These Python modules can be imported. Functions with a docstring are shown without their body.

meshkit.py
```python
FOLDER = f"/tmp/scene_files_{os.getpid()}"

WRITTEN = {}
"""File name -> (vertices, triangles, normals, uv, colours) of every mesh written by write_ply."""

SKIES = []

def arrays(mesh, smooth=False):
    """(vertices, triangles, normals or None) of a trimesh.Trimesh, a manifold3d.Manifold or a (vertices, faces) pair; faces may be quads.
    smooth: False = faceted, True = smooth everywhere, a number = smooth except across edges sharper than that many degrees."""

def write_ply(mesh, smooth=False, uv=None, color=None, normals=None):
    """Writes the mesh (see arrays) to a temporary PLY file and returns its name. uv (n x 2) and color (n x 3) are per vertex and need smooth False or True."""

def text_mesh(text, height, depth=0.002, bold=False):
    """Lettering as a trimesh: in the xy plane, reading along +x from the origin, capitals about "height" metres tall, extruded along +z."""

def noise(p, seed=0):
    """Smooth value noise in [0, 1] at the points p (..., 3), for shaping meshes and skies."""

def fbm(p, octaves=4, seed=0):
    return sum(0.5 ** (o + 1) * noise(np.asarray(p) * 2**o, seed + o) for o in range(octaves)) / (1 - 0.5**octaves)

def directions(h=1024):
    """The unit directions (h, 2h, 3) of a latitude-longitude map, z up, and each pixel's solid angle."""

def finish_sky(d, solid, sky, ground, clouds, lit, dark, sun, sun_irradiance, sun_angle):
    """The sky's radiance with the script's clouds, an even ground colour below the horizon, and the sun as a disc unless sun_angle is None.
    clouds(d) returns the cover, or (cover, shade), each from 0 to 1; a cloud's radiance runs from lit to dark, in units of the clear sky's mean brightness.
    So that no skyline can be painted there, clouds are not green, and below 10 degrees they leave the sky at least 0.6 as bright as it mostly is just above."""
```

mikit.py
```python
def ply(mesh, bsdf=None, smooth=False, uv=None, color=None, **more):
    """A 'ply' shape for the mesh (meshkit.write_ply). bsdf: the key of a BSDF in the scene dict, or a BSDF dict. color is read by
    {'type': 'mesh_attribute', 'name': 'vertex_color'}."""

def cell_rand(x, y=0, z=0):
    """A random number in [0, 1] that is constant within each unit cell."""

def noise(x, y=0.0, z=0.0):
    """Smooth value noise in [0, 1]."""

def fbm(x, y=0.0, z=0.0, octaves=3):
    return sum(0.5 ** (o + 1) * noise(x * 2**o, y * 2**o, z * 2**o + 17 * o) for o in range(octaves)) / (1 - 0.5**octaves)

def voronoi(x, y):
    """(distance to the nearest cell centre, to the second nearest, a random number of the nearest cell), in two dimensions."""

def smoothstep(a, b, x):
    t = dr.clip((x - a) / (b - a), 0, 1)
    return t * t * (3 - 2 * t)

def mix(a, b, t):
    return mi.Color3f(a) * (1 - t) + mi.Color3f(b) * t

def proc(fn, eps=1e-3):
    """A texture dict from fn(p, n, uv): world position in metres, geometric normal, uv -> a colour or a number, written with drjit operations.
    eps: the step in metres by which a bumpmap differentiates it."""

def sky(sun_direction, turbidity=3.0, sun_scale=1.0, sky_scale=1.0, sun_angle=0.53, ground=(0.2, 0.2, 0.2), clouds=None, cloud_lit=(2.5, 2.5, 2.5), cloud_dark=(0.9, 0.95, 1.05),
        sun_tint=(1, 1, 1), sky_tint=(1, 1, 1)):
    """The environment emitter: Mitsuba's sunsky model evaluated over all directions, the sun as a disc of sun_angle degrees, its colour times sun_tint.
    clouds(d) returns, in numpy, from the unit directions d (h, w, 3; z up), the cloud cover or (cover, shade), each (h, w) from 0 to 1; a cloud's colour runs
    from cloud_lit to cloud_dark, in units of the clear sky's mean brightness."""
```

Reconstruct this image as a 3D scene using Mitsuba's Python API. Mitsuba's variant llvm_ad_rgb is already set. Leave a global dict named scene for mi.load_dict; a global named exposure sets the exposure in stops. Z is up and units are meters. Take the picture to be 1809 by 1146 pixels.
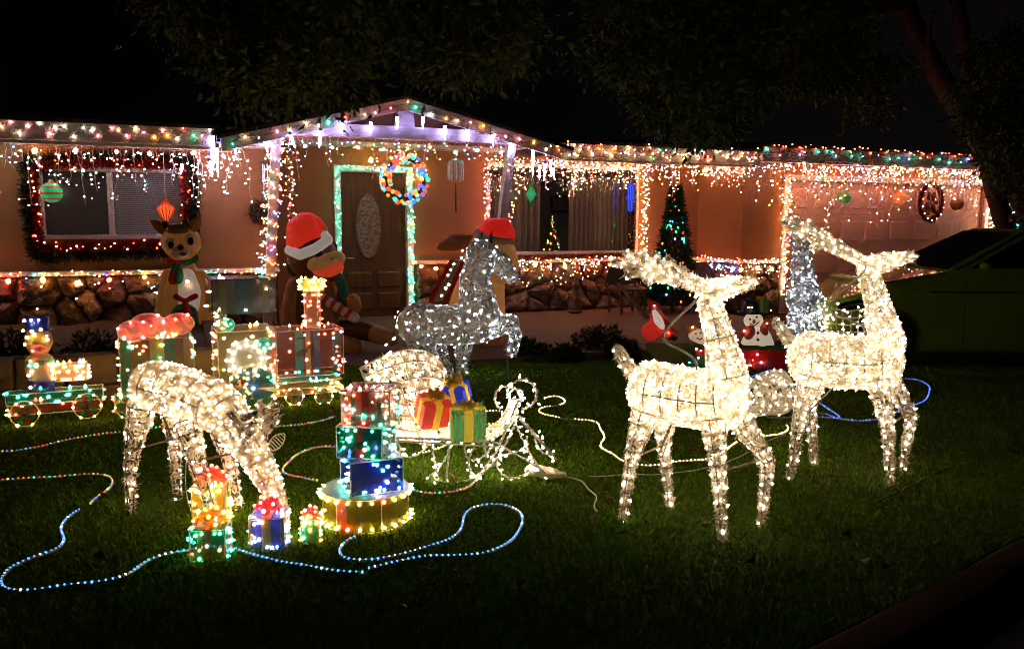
import math, random
import numpy as np, trimesh, drjit as dr, mitsuba as mi, mikit, meshkit, manifold3d
from manifold3d import Manifold
from shapely.geometry import Polygon, box as sbox

scene, labels = {}, {}
# ------------------------------------------------------------------ camera, sky, exposure
F, W, H = 1460.0, 1809.0, 1146.0            # focal length and frame of the photograph in its pixels
PITCH, ROLL, EYE = math.radians(7.3), math.radians(0.35), np.array([0, 0, 1.5])
fwd = np.array([0, math.cos(PITCH), -math.sin(PITCH)])
right0 = np.array([1.0, 0, 0])
up0 = np.cross(right0, fwd)
RT = math.cos(ROLL) * right0 + math.sin(ROLL) * up0
UP = -math.sin(ROLL) * right0 + math.cos(ROLL) * up0
scene['camera'] = {'type': 'perspective', 'fov': 2 * math.degrees(math.atan(W / 2 / F)), 'fov_axis': 'x', 'near_clip': 0.05, 'far_clip': 400.0,
                   'to_world': mi.ScalarTransform4f().look_at(origin=EYE.tolist(), target=(EYE + fwd).tolist(), up=UP.tolist())}
scene['sky'] = {**mikit.sky([0.3, 0.6, 0.25], turbidity=4, sun_scale=0.0, sky_scale=0.002, ground=(0.05, 0.05, 0.05), sky_tint=(0.75, 0.62, 1.0)), 'sampling_weight': 60.0}
exposure = 1.2
GAIN = 1.0                                   # one factor for all lamps

# ------------------------------------------------------------------ measuring helpers: a point at a known depth, on the ground, or on the house front
def ray(px, py): return fwd + RT * ((px - W / 2) / F) + UP * ((H / 2 - py) / F)
def pt(px, py, y):
    d = ray(px, py); return EYE + d * (y / d[1])
def gz(x, y): return -0.2 * np.clip((np.asarray(y, float) - 8.0) / 1.7, 0, 1)
def gr(px, py, lift=0.0):
    d = ray(px, py); z = lift
    for _ in range(8):
        p = EYE + d * ((z - EYE[2]) / d[2]); z = float(gz(p[0], p[1])) + lift
    return p
ALPHA = math.radians(22.4)                   # the house front runs away to the right
HO, HE, HB = np.array([0, 12.4, 0.0]), np.array([math.cos(ALPHA), math.sin(ALPHA), 0]), np.array([-math.sin(ALPHA), math.cos(ALPHA), 0])
def hw(s, t, z): return HO + np.multiply.outer(s, HE) + np.multiply.outer(t, HB) + np.multiply.outer(z, [0, 0, 1.0])
def hp(px, py, t=0.0):
    d = ray(px, py); k = ((HO - EYE) @ HB + t) / (d @ HB); p = EYE + d * k
    return float((p - HO) @ HE), float(p[2])
def house(m):                                # mesh in (s, t, z) to the world
    m = m.copy(); v = np.array(m.vertices); m.vertices = hw(v[:, 0], v[:, 1], v[:, 2]); return m
def unit(v):
    v = np.asarray(v, float); return v / (np.linalg.norm(v, axis=-1, keepdims=True) + 1e-12)

# ------------------------------------------------------------------ materials
def rgb(c): return {'type': 'rgb', 'value': [float(x) for x in c]}
def mat(key, color, rough=0.6, metal=0.0, spec=0.4, **k):
    scene[key] = {'type': 'twosided', 'b': {'type': 'principled', 'base_color': rgb(color) if not isinstance(color, dict) else color, 'roughness': rough, 'metallic': metal, 'specular': spec, **k}}
    return key
VC = {'type': 'mesh_attribute', 'name': 'vertex_color'}
def stucco(p, n, uv):
    b = mikit.fbm(p.x * 1.3, p.y * 1.3, p.z * 1.3, 3)
    g = mikit.fbm(p.x * 45, p.y * 45, p.z * 45, 2)
    return mikit.mix((0.27, 0.122, 0.055), (0.38, 0.18, 0.085), b * 0.7 + g * 0.3)
def stucco_h(p, n, uv): return 0.004 * mikit.fbm(p.x * 40, p.y * 40, p.z * 40, 3)
scene['m_stucco'] = {'type': 'twosided', 'b': {'type': 'bumpmap', 'arbitrary': {'type': 'diffuse', 'reflectance': mikit.proc(stucco)}, 'bump_texture': mikit.proc(stucco_h, 0.004)}}
def paint(p, n, uv):
    w = mikit.fbm(p.x * 3, p.y * 3, p.z * 14, 3)
    return mikit.mix((0.50, 0.47, 0.43), (0.66, 0.63, 0.58), mikit.smoothstep(0.3, 0.7, w))
mat('m_trim', mikit.proc(paint), 0.5)
def stone_c(p, n, uv):
    f = mikit.fbm(p.x * 9, p.y * 9, p.z * 9, 4)
    v = mikit.smoothstep(0.55, 0.7, mikit.fbm(p.x * 22 + 7, p.y * 22, p.z * 22, 3))
    return mikit.mix(mikit.mix((0.045, 0.026, 0.016), (0.17, 0.10, 0.06), mikit.smoothstep(.25, .75, f)), (0.26, 0.2, 0.14), v * 0.55)
def stone_h(p, n, uv): return 0.03 * mikit.fbm(p.x * 14, p.y * 14, p.z * 14, 4)
scene['m_stone'] = {'type': 'twosided', 'b': {'type': 'bumpmap', 'arbitrary': {'type': 'principled', 'base_color': mikit.proc(stone_c), 'roughness': 0.5, 'specular': 0.5}, 'bump_texture': mikit.proc(stone_h, 0.006)}}
def tan_c(p, n, uv):
    f = mikit.fbm(p.x * 7, p.y * 7, p.z * 7, 4)
    return mikit.mix((0.13, 0.075, 0.035), (0.30, 0.18, 0.085), f)
scene['m_tan'] = {'type': 'twosided', 'b': {'type': 'bumpmap', 'arbitrary': {'type': 'principled', 'base_color': mikit.proc(tan_c), 'roughness': 0.65, 'specular': 0.3}, 'bump_texture': mikit.proc(stone_h, 0.006)}}
def conc_c(p, n, uv):
    f = mikit.fbm(p.x * 2.2, p.y * 2.2, p.z * 2.2, 4); g = mikit.noise(p.x * 60, p.y * 60, p.z * 60)
    return mikit.mix((0.075, 0.038, 0.022), (0.135, 0.074, 0.046), f * 0.8 + g * 0.2)
mat('m_concrete', mikit.proc(conc_c), 0.7)
def asph_c(p, n, uv):
    f = mikit.noise(p.x * 120, p.y * 120, 1.0); g = mikit.fbm(p.x * 1.2, p.y * 1.2, 0.0, 3)
    return mikit.mix((0.022, 0.021, 0.026), (0.055, 0.053, 0.06), f * 0.6 + g * 0.4)
mat('m_asphalt', mikit.proc(asph_c), 0.75)
def soil_c(p, n, uv):
    f = mikit.fbm(p.x * 6, p.y * 6, 0.0, 4); g = mikit.smoothstep(0.45, 0.7, mikit.fbm(p.x * 0.9 + 3, p.y * 0.9, 0.0, 3))
    return mikit.mix(mikit.mix((0.034, 0.056, 0.008), (0.055, 0.085, 0.014), f), (0.05, 0.04, 0.018), g * 0.6)
mat('m_lawn', mikit.proc(soil_c), 0.95, spec=0.02)
mat('m_blade', VC, 0.95, spec=0.03)
def door_c(p, n, uv):
    a = p.x * HE[0] + p.y * HE[1]
    g = mikit.fbm(a * 40, 0.3, p.z * 2.2, 4)
    return mikit.mix((0.05, 0.02, 0.008), (0.13, 0.055, 0.022), g)
mat('m_door', mikit.proc(door_c), 0.4)
mat('m_garage', (0.68, 0.42, 0.32), 0.5)
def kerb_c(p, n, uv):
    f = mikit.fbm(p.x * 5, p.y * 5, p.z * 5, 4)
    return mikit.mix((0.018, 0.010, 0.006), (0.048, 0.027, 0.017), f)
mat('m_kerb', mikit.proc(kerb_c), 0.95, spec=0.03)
mat('m_roof', (0.03, 0.027, 0.026), 0.9)
mat('m_dark', (0.02, 0.018, 0.016), 0.7)
mat('m_brown', (0.07, 0.04, 0.02), 0.7)
mat('m_room', (0.09, 0.085, 0.075), 0.9)
mat('m_blind', (0.34, 0.35, 0.34), 0.7)
mat('m_curtain', (0.20, 0.17, 0.12), 0.8)
mat('m_wire_dark', (0.02, 0.04, 0.02), 0.6)
mat('m_wire_white', (0.66, 0.6, 0.5), 0.45)
mat('m_wire_tan', (0.22, 0.16, 0.10), 0.5)
mat('m_cream', (0.78, 0.68, 0.52), 0.4, spec=0.6)
scene['m_strand'] = {'type': 'principledthin', 'base_color': VC, 'roughness': 0.4, 'diff_trans': 0.75, 'eta': 1.45}
mat('m_silver', VC, 0.3, metal=0.75)
mat('m_metal', (0.5, 0.5, 0.5), 0.3, metal=1.0)
mat('m_black', (0.012, 0.012, 0.013), 0.4)
mat('m_rubber', (0.02, 0.02, 0.02), 0.75)
scene['m_paint'] = {'type': 'plastic', 'diffuse_reflectance': rgb((0.38, 0.48, 0.03)), 'int_ior': 1.45, 'nonlinear': True, 'specular_reflectance': rgb((.4, .4, .4))}
mat('m_glassdark', (0.008, 0.008, 0.009), 0.05, spec=0.8)
mat('m_colour', VC, 0.5, spec=0.3)             # painted or dyed things: colour held per vertex, one value per piece
mat('m_fabric', VC, 0.8, spec=0.15, sheen=0.4)
def nylon_h(p, n, uv): return 0.03 * mikit.fbm(p.x * 7, p.y * 7, p.z * 11, 3)
scene['m_nylon'] = {'type': 'twosided', 'b': {'type': 'bumpmap', 'arbitrary': {'type': 'principled', 'base_color': VC, 'roughness': 0.5, 'specular': 0.35}, 'bump_texture': mikit.proc(nylon_h, 0.01)}}
mat('m_tinsel', VC, 0.25, metal=0.7)
mat('m_leaf', VC, 0.6, spec=0.15)
def bark_c(p, n, uv):
    f = mikit.fbm(p.x * 14, p.y * 14, p.z * 3, 4)
    return mikit.mix((0.02, 0.012, 0.006), (0.075, 0.045, 0.024), f)
mat('m_bark', mikit.proc(bark_c), 0.85)
scene['m_pane'] = {'type': 'blendbsdf', 'weight': 0.1, 'a': {'type': 'null'}, 'b': {'type': 'twosided', 'c': {'type': 'conductor', 'specular_reflectance': rgb((0.8, 0.8, 0.8))}}}
FILMS = {}
def film(color, op=0.42):                     # coloured see-through vinyl
    key = 'm_film_' + '_'.join('%02d' % int(99 * c) for c in color) + '_%02d' % int(op * 99)
    scene.setdefault(key, {'type': 'mask', 'opacity': op, 'b': {'type': 'twosided', 'p': {'type': 'principled', 'base_color': rgb(color), 'roughness': 0.22, 'specular': 0.6}}})
    return key

# ------------------------------------------------------------------ mesh helpers
def tm(v, f): return trimesh.Trimesh(np.asarray(v, float), np.asarray(f, int), process=False)
def cat(ms): return trimesh.util.concatenate([m for m in ms if m is not None])
def bx(a, b, c=0.0):                         # box between two corners, chamfered by c
    a, b = np.minimum(a, b).astype(float), np.maximum(a, b).astype(float)
    if c <= 0:
        m = trimesh.creation.box(extents=b - a); m.apply_translation((a + b) / 2); return m
    c = min(c, 0.45 * float((b - a).min())); pts = []
    for i in range(3):
        for k in np.ndindex(2, 2, 2):
            p = np.where(np.array(k) == 1, b - c, a + c); p[i] = (a, b)[k[i]][i]; pts.append(p)
    return trimesh.convex.convex_hull(np.array(pts))
def tubes(P, r, sides=4, closed=False):
    """Many polylines (N, K, 3) as tubes in one mesh; r is a number, (N,) or (N, K)."""
    P = np.asarray(P, float)
    if P.ndim == 2: P = P[None]
    N, K, _ = P.shape
    r = np.asarray(r, float)
    r = np.broadcast_to(r if r.ndim == 2 else (r[:, None] if r.ndim == 1 and len(r) == N and N > 1 else (r[None] if r.ndim == 1 else r)), (N, K))
    T = unit(np.gradient(P, axis=1)) if not closed else unit(np.roll(P, -1, 1) - np.roll(P, 1, 1))
    ref = np.where(np.abs(T[..., 2:]) < 0.8, [0, 0, 1.0], [1.0, 0, 0]); ref = np.where(np.abs(unit(P[:, -1] - P[:, 0]))[:, None, 2:] < 0.8, [0, 0, 1.0], [0.96, 0.28, 0]) if not closed else ref
    A = unit(np.cross(T, ref)); Bn = np.cross(T, A)
    an = np.arange(sides) * 2 * np.pi / sides
    V = P[:, :, None] + r[..., None, None] * (np.cos(an)[:, None] * A[:, :, None] + np.sin(an)[:, None] * Bn[:, :, None])
    n_, k_, j_ = np.meshgrid(np.arange(N), np.arange(K if closed else K - 1), np.arange(sides), indexing='ij')
    k2, j2 = (k_ + 1) % K, (j_ + 1) % sides
    ix = lambda n, k, j: (n * K + k) * sides + j
    f1 = np.stack([ix(n_, k_, j_), ix(n_, k2, j_), ix(n_, k2, j2)], -1).reshape(-1, 3)
    f2 = np.stack([ix(n_, k_, j_), ix(n_, k2, j2), ix(n_, k_, j2)], -1).reshape(-1, 3)
    fs = [f1, f2]
    if not closed:
        n1 = np.arange(N)
        for j in range(1, sides - 1):
            fs.append(np.stack([ix(n1, 0, 0), ix(n1, 0, j), ix(n1, 0, j + 1)], -1))
            fs.append(np.stack([ix(n1, K - 1, 0), ix(n1, K - 1, j + 1), ix(n1, K - 1, j)], -1))
    return tm(V.reshape(-1, 3), np.vstack(fs)[:, ::-1])
def tube(pts, r, sides=6): return tubes(np.asarray(pts, float)[None], np.asarray(r, float) if np.ndim(r) == 0 else np.asarray(r, float)[None], sides)
def resample(pts, step=None, n=None):
    p = np.asarray(pts, float); d = np.r_[0, np.cumsum(np.linalg.norm(np.diff(p, axis=0), axis=1))]
    n = n or max(2, int(round(d[-1] / step)) + 1); q = np.linspace(0, d[-1], n)
    return np.stack([np.interp(q, d, p[:, i]) for i in range(p.shape[1])], 1)
def smooth_path(pts, n=60):
    from scipy.interpolate import splprep, splev
    p = np.asarray(pts, float); k = min(3, len(p) - 1)
    tck, _ = splprep(p.T, s=0, k=k); return np.array(splev(np.linspace(0, 1, n), tck)).T
ICO = trimesh.creation.icosphere(subdivisions=2).vertices
def ell(c, r):
    return np.asarray(c, float) + ICO * np.asarray(r, float)
def blob(chains, edge=0.03, it=12, extra=()):
    """Union of hulls along chains [(point, radius), ...], refined and smoothed: one continuous skin."""
    parts = []
    for ch in chains:
        if len(ch) == 1: parts.append(Manifold.hull_points(ell(*ch[0])))
        for a, b in zip(ch[:-1], ch[1:]): parts.append(Manifold.hull_points(np.vstack([ell(*a), ell(*b)])))
    m = Manifold.batch_boolean(parts + list(extra), manifold3d.OpType.Add)
    m = m.refine_to_length(edge).to_mesh()
    t = trimesh.Trimesh(np.array(m.vert_properties[:, :3], float), np.array(m.tri_verts), process=True)
    if it: trimesh.smoothing.filter_taubin(t, lamb=0.5, nu=0.5, iterations=it)
    return t
SPIN = {}
def spindle(sides=6):                        # a mini lamp: pointed, fatter near its socket
    if sides not in SPIN:
        z = np.array([-1.0, -0.55, 0.45, 1.7]); rr = np.array([0.25, 0.95, 0.85, 0.12]); an = np.arange(sides) * 2 * np.pi / sides
        v = np.concatenate([np.stack([r * np.cos(an), r * np.sin(an), 0 * an + h], 1) for h, r in zip(z, rr)]); f = []
        for k in range(3):
            for j in range(sides):
                a, b = k * sides + j, k * sides + (j + 1) % sides; f += [[a, b, b + sides], [a, b + sides, a + sides]]
        for j in range(1, sides - 1): f += [[0, j + 1, j], [3 * sides, 3 * sides + j, 3 * sides + j + 1]]
        SPIN[sides] = (v, np.array(f))
    return SPIN[sides]
OCT = trimesh.creation.icosphere(subdivisions=1); ICO0 = trimesh.creation.icosahedron()
def scatter(tv, tf, P, D, r):
    P, D = np.asarray(P, float).reshape(-1, 3), unit(np.asarray(D, float).reshape(-1, 3)); r = np.broadcast_to(r, (len(P),))
    ref = np.where(np.abs(D[:, 2:]) < 0.9, [0, 0, 1.0], [1.0, 0, 0]); A = unit(np.cross(D, ref)); Bn = np.cross(D, A)
    V = P[:, None] + r[:, None, None] * (tv[None, :, 0:1] * A[:, None] + tv[None, :, 1:2] * Bn[:, None] + tv[None, :, 2:3] * D[:, None])
    Fc = tf[None] + (np.arange(len(P)) * len(tv))[:, None, None]
    return tm(V.reshape(-1, 3), Fc.reshape(-1, 3))
# ------------------------------------------------------------------ naming helpers
def fresh(key):
    used = set(labels) | set(scene)
    base, n = key, 0
    while key in used or any(k.startswith(key + '__') for k in scene): n += 1; key = '%s_%03d' % (base, n)
    return key
def thing(name, label, category, group=None):
    key = fresh(name); labels[key] = {'label': label, 'category': category}
    if group: labels[key]['group'] = group
    return key
def add(key, mesh, bsdf, smooth=False, emit=None, color=None, kind=None, label=None, **more):
    if mesh is None or len(mesh.faces) == 0: return None
    n, base = 0, key
    while key in scene: n += 1; key = '%s_%03d' % (base, n)
    if color is not None:
        color = np.asarray(color, float)
        if color.ndim == 1: color = np.tile(color, (len(mesh.vertices), 1))
        if smooth is not False: smooth = True
        else:                                # keep facets flat while carrying colour
            pass
    d = mikit.ply(mesh, bsdf, smooth=smooth, color=color, **more)
    if emit is not None:
        e = np.asarray(emit, float) * GAIN
        d['emitter'] = {'type': 'area', 'radiance': rgb(e), 'sampling_weight': float(max(0.02, mesh.area * e.mean()))}
    scene[key] = d
    if kind: labels.setdefault(key, {})['kind'] = kind
    if label: labels.setdefault(key, {})['label'] = label
    return key
COL = {'warm': (1, .60, .26), 'white': (1, .82, .60), 'cool': (.86, .93, 1.0), 'pink': (1, .27, .29), 'red': (1, .08, .035), 'green': (.05, .85, .33), 'teal': (.05, .75, .5), 'blue': (.07, .16, 1), 'amber': (1, .34, .035), 'yellow': (1, .72, .12), 'violet': (.55, .45, 1.0), 'sky': (.10, .36, 1.0), 'ivory': (1, .84, .62)}
NAMES = {'warm': 'warm white', 'white': 'white', 'cool': 'cool white', 'pink': 'pink', 'red': 'red', 'green': 'green', 'teal': 'blue green', 'blue': 'blue', 'amber': 'amber', 'yellow': 'yellow', 'violet': 'violet', 'sky': 'light blue', 'ivory': 'ivory white'}
def bulbs(parent, P, D, r, mix, L, rng, shape='ico', part='bulb', label=True):
    """Lamps at P pointing along D, one mesh per colour, each a part of its string."""
    P = np.asarray(P, float).reshape(-1, 3)
    if len(P) == 0: return
    D = np.broadcast_to(np.asarray(D, float), P.shape)
    names = list(mix); w = np.array([mix[k] for k in names], float); pick = rng.choice(len(names), len(P), p=w / w.sum())
    for i, nm in enumerate(names):
        on = pick == i
        if not on.any(): continue
        rr = r * rng.uniform(0.8, 1.2, on.sum())
        if shape == 'spin': m = scatter(*spindle(6), P[on], D[on], rr)
        elif shape == 'ball': m = scatter(np.array(OCT.vertices), np.array(OCT.faces), P[on], D[on], rr)
        else: m = scatter(np.array(ICO0.vertices) * [1, 1, 1.25], np.array(ICO0.faces), P[on], D[on], rr)
        add(parent + '__' + part, m, 'm_black', emit=np.array(COL[nm]) * L, kind='stuff', label=(NAMES[nm] + ' bulbs of the set') if label and len(names) > 1 else None)
MULTI = {'red': 3, 'green': 2, 'amber': 3, 'blue': 1.2, 'pink': 2.5, 'warm': 3}
WARMMIX = {'warm': 6, 'white': 4, 'pink': 5, 'red': 3.4, 'amber': 2.4, 'green': .8, 'blue': .6}
WHITEMIX = {'white': 6, 'cool': 5, 'warm': 2, 'pink': 3.4, 'red': .4, 'green': .6, 'amber': .6, 'blue': .3}
def light_string(name, label, pts, spacing, mix, r, L, seed, wire='m_wire_dark', jit=0.02, drop=None, wr=0.003, shape='ico', n_side=0.0, cat_='string lights', group=None, dense=1.0, swing=0.03):
    """A string of lamps along pts. drop=(least, most, gap): an icicle string, with strands that hang down from it."""
    rng = np.random.default_rng(seed); key = thing(name, label, cat_, group); r = r * (.9 if r < .02 else 1)
    path = resample(pts, spacing); path = path + rng.normal(0, jit, path.shape) * [1, 1, 0.7]
    wires, P, D = [tube(path, wr, 4)], [], []
    if drop is None:
        P = path + rng.normal(0, jit * 0.6, path.shape); D = unit(rng.normal(0, 0.6, path.shape) + [0, 0, -0.4])
        wires.append(tubes(np.stack([path, P], 1), wr, 3))
    else:
        lo, hi, gap = drop
        for i, q in enumerate(path):
            ln = lo + (hi - lo) * rng.random() ** 1.7 * (0.55 + 0.9 * meshkit.noise(np.array([[i * 0.23, seed, 0.0]]))[0])
            k = max(1, int(ln / gap)); z = np.arange(1, k + 1) * gap * rng.uniform(0.85, 1.15)
            line = q + np.stack([np.cumsum(rng.normal(0, swing * .5, k)), rng.normal(0, swing * .6, k), -z], 1)
            full = resample(np.vstack([q, line]), n=6); wires.append(tubes(full, wr, 3))
            keep = rng.random(k) < dense
            for c in line[keep]:
                o = rng.normal(0, swing, 3) * [1, 1, .5]; P.append(c + o); D.append(o + [0, 0, -0.01])
                wires.append(tubes(np.stack([c, c + o]), wr, 3))
        P, D = np.array(P), np.array(D)
    add(key + '__wire', cat(wires), wire)
    bulbs(key, P, D, r, mix, L, rng, shape)
    return key

# ================================================================== THE SETTING
def structure(key, mesh, m, label, category, smooth=False, kind='structure', color=None):
    add(key, mesh, m, smooth, color=color); labels[key] = {'label': label, 'category': category, 'kind': kind}; return key
def flat(poly, z):
    v, f = trimesh.creation.triangulate_polygon(poly, engine='earcut')
    v = np.c_[v, z(v[:, 0], v[:, 1]) if callable(z) else np.full(len(v), z)]; m = tm(v, f)
    if m.face_normals[:, 2].mean() < 0: m.invert()
    return m
structure('ground', flat(Polygon([(-150, -60), (150, -60), (150, 250), (-150, 250)]), -0.30), 'm_lawn', 'dark open ground around and behind the house', 'ground')
kerb_a, kerb_b = gr(1440, 1146)[:2], gr(1809, 955)[:2]
kd = unit(kerb_b - kerb_a); kn = np.array([kd[1], -kd[0]])          # towards the road, lower right
k0, k1 = kerb_a - kd * 6, kerb_b + kd * 2.2
k2 = k1 + unit(np.array([0.92, 0.4])) * 9
lawn_poly = Polygon([(-14, -4), tuple(k0), tuple(k1), tuple(k2), (13, 16.5), (-14, 16.5)])
strips = [(-5, 8.0), (8.0, 9.7), (9.7, 17)]
structure('lawn', cat([flat(g, gz) for a, b in strips for g in [lawn_poly.intersection(sbox(-20, a, 20, b))]]), 'm_lawn', 'dark night lawn in front of the decorated house', 'lawn')
road_poly = Polygon([tuple(k0 + kn * .02), tuple(k1 + kn * .02), tuple(k2 + kn * .02), (30, 9), (30, -8), (0, -8)])
structure('road', flat(road_poly, -0.11), 'm_asphalt', 'black asphalt road in the lower right corner', 'road')
rngk = np.random.default_rng(5)
kp = resample([k0, k1, k2], 0.35); prof = []
for i, p in enumerate(kp):
    w = rngk.normal(0, .006); zz = 0.018 + rngk.normal(0, .004)
    tdir = unit(kp[min(i + 1, len(kp) - 1)] - kp[max(i - 1, 0)]); nn = np.array([tdir[1], -tdir[0]])
    prof.append([[*(p - nn * .015), -.12], [*(p - nn * .01 + nn * w), zz - .008], [*(p + nn * .012), zz], [*(p + nn * (.13 + w)), zz - .012], [*(p + nn * (.16 + w)), -.03], [*(p + nn * .17), -.14]])
prof = np.array(prof); n_, m_ = prof.shape[:2]; fk = []
for i in range(n_ - 1):
    for j in range(m_ - 1):
        a, b = i * m_ + j, i * m_ + j + 1; fk += [[a, a + m_, b + m_], [a, b + m_, b]]
structure('kerb', tm(prof.reshape(-1, 3), fk), 'm_kerb', 'worn reddish kerb between lawn and dark road', 'kerb', smooth=50)
slab_z, TP = -0.12, 1.9
PL_T = -4.1; PL_R = hp(398, 650, PL_T)[0]
structure('walkway', house(bx((PL_R, -2.6, -.32), (4.2, TP, slab_z), .012)), 'm_concrete', 'low concrete walkway in front of the porch wall', 'walkway')
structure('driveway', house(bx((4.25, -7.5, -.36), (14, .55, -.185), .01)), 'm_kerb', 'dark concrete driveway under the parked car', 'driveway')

# ------------------------------------------------------------------ grass
rng = np.random.default_rng(11)
N = 330000
yy = 2.1 + 8.2 * rng.random(N) ** 1.7; xx = (rng.random(N) - .5) * 1.36 * yy
keep = (gz(xx, yy) > -.199)
from shapely import contains_xy
keep &= contains_xy(lawn_poly.buffer(-.02), xx, yy)
st = np.stack([xx, yy], 1) - HO[:2]; s_, t_ = st @ HE[:2], st @ HB[:2]
keep &= ~((s_ < PL_R + .02) & (t_ > PL_T - .02)) & ~((t_ > -2.62) & (s_ < 4.2)) & ~(s_ > 4.2) | (keep & (t_ < -7.55))
xx, yy = xx[keep], yy[keep]; N = len(xx)
patch = meshkit.fbm(np.stack([xx * 2.2, yy * 2.2, 0 * xx], 1), 3)
hgt = (0.010 + 0.022 * rng.random(N) ** 1.5) * (0.55 + 0.9 * patch); wd = (0.0016 + 0.0016 * rng.random(N)) * (0.7 + 0.16 * yy)
az, lean = rng.random(N) * 2 * np.pi, rng.random(N) * 0.9 * hgt
base = np.stack([xx, yy, gz(xx, yy) - .003], 1); side = np.stack([np.cos(az), np.sin(az), 0 * az], 1) * wd[:, None]; ld = np.stack([-np.sin(az + rng.normal(0, .7, N)), np.cos(az), 0 * az], 1)
tip = base + ld * lean[:, None] + np.array([0, 0, 1.0]) * hgt[:, None]; mid = base + ld * (lean * .35)[:, None] + np.array([0, 0, 1.0]) * (hgt * .6)[:, None]
V = np.stack([base - side, base + side, mid - side * .7, mid + side * .7, tip], 1); ix = np.arange(N)[:, None] * 5
gf = np.concatenate([ix + [0, 1, 3], ix + [0, 3, 2], ix + [2, 3, 4]])
gc = np.array([[.080, .155, .006]]) * (0.6 + 0.9 * patch)[:, None] * rng.uniform(.7, 1.3, (N, 1)) + (rng.random((N, 1)) < .07) * np.array([[.09, .06, .02]])
add('grass', tm(V.reshape(-1, 3), gf), 'm_blade', color=np.repeat(gc, 5, 0)); labels['grass'] = {'label': 'short dark green grass blades covering the lawn', 'category': 'grass', 'kind': 'stuff'}
def leaf_mesh(P, A, L, Wd, rng, bend=.25):
    """Leaves at P along A: four faces each, folded along the rib."""
    A = unit(A); ref = unit(rng.normal(size=A.shape)); S = unit(np.cross(A, ref)); Nn = np.cross(S, A); L, Wd = L[:, None], Wd[:, None]
    q = [P, P + A * L * .45 + S * Wd * .5 + Nn * Wd * bend, P + A * L * .5, P + A * L * .45 - S * Wd * .5 + Nn * Wd * bend, P + A * L - Nn * L * .12]
    V = np.stack(q, 1); i = np.arange(len(P))[:, None] * 5
    return tm(V.reshape(-1, 3), np.concatenate([i + [0, 1, 2], i + [0, 2, 3], i + [2, 1, 4], i + [2, 4, 3]]))
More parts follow.
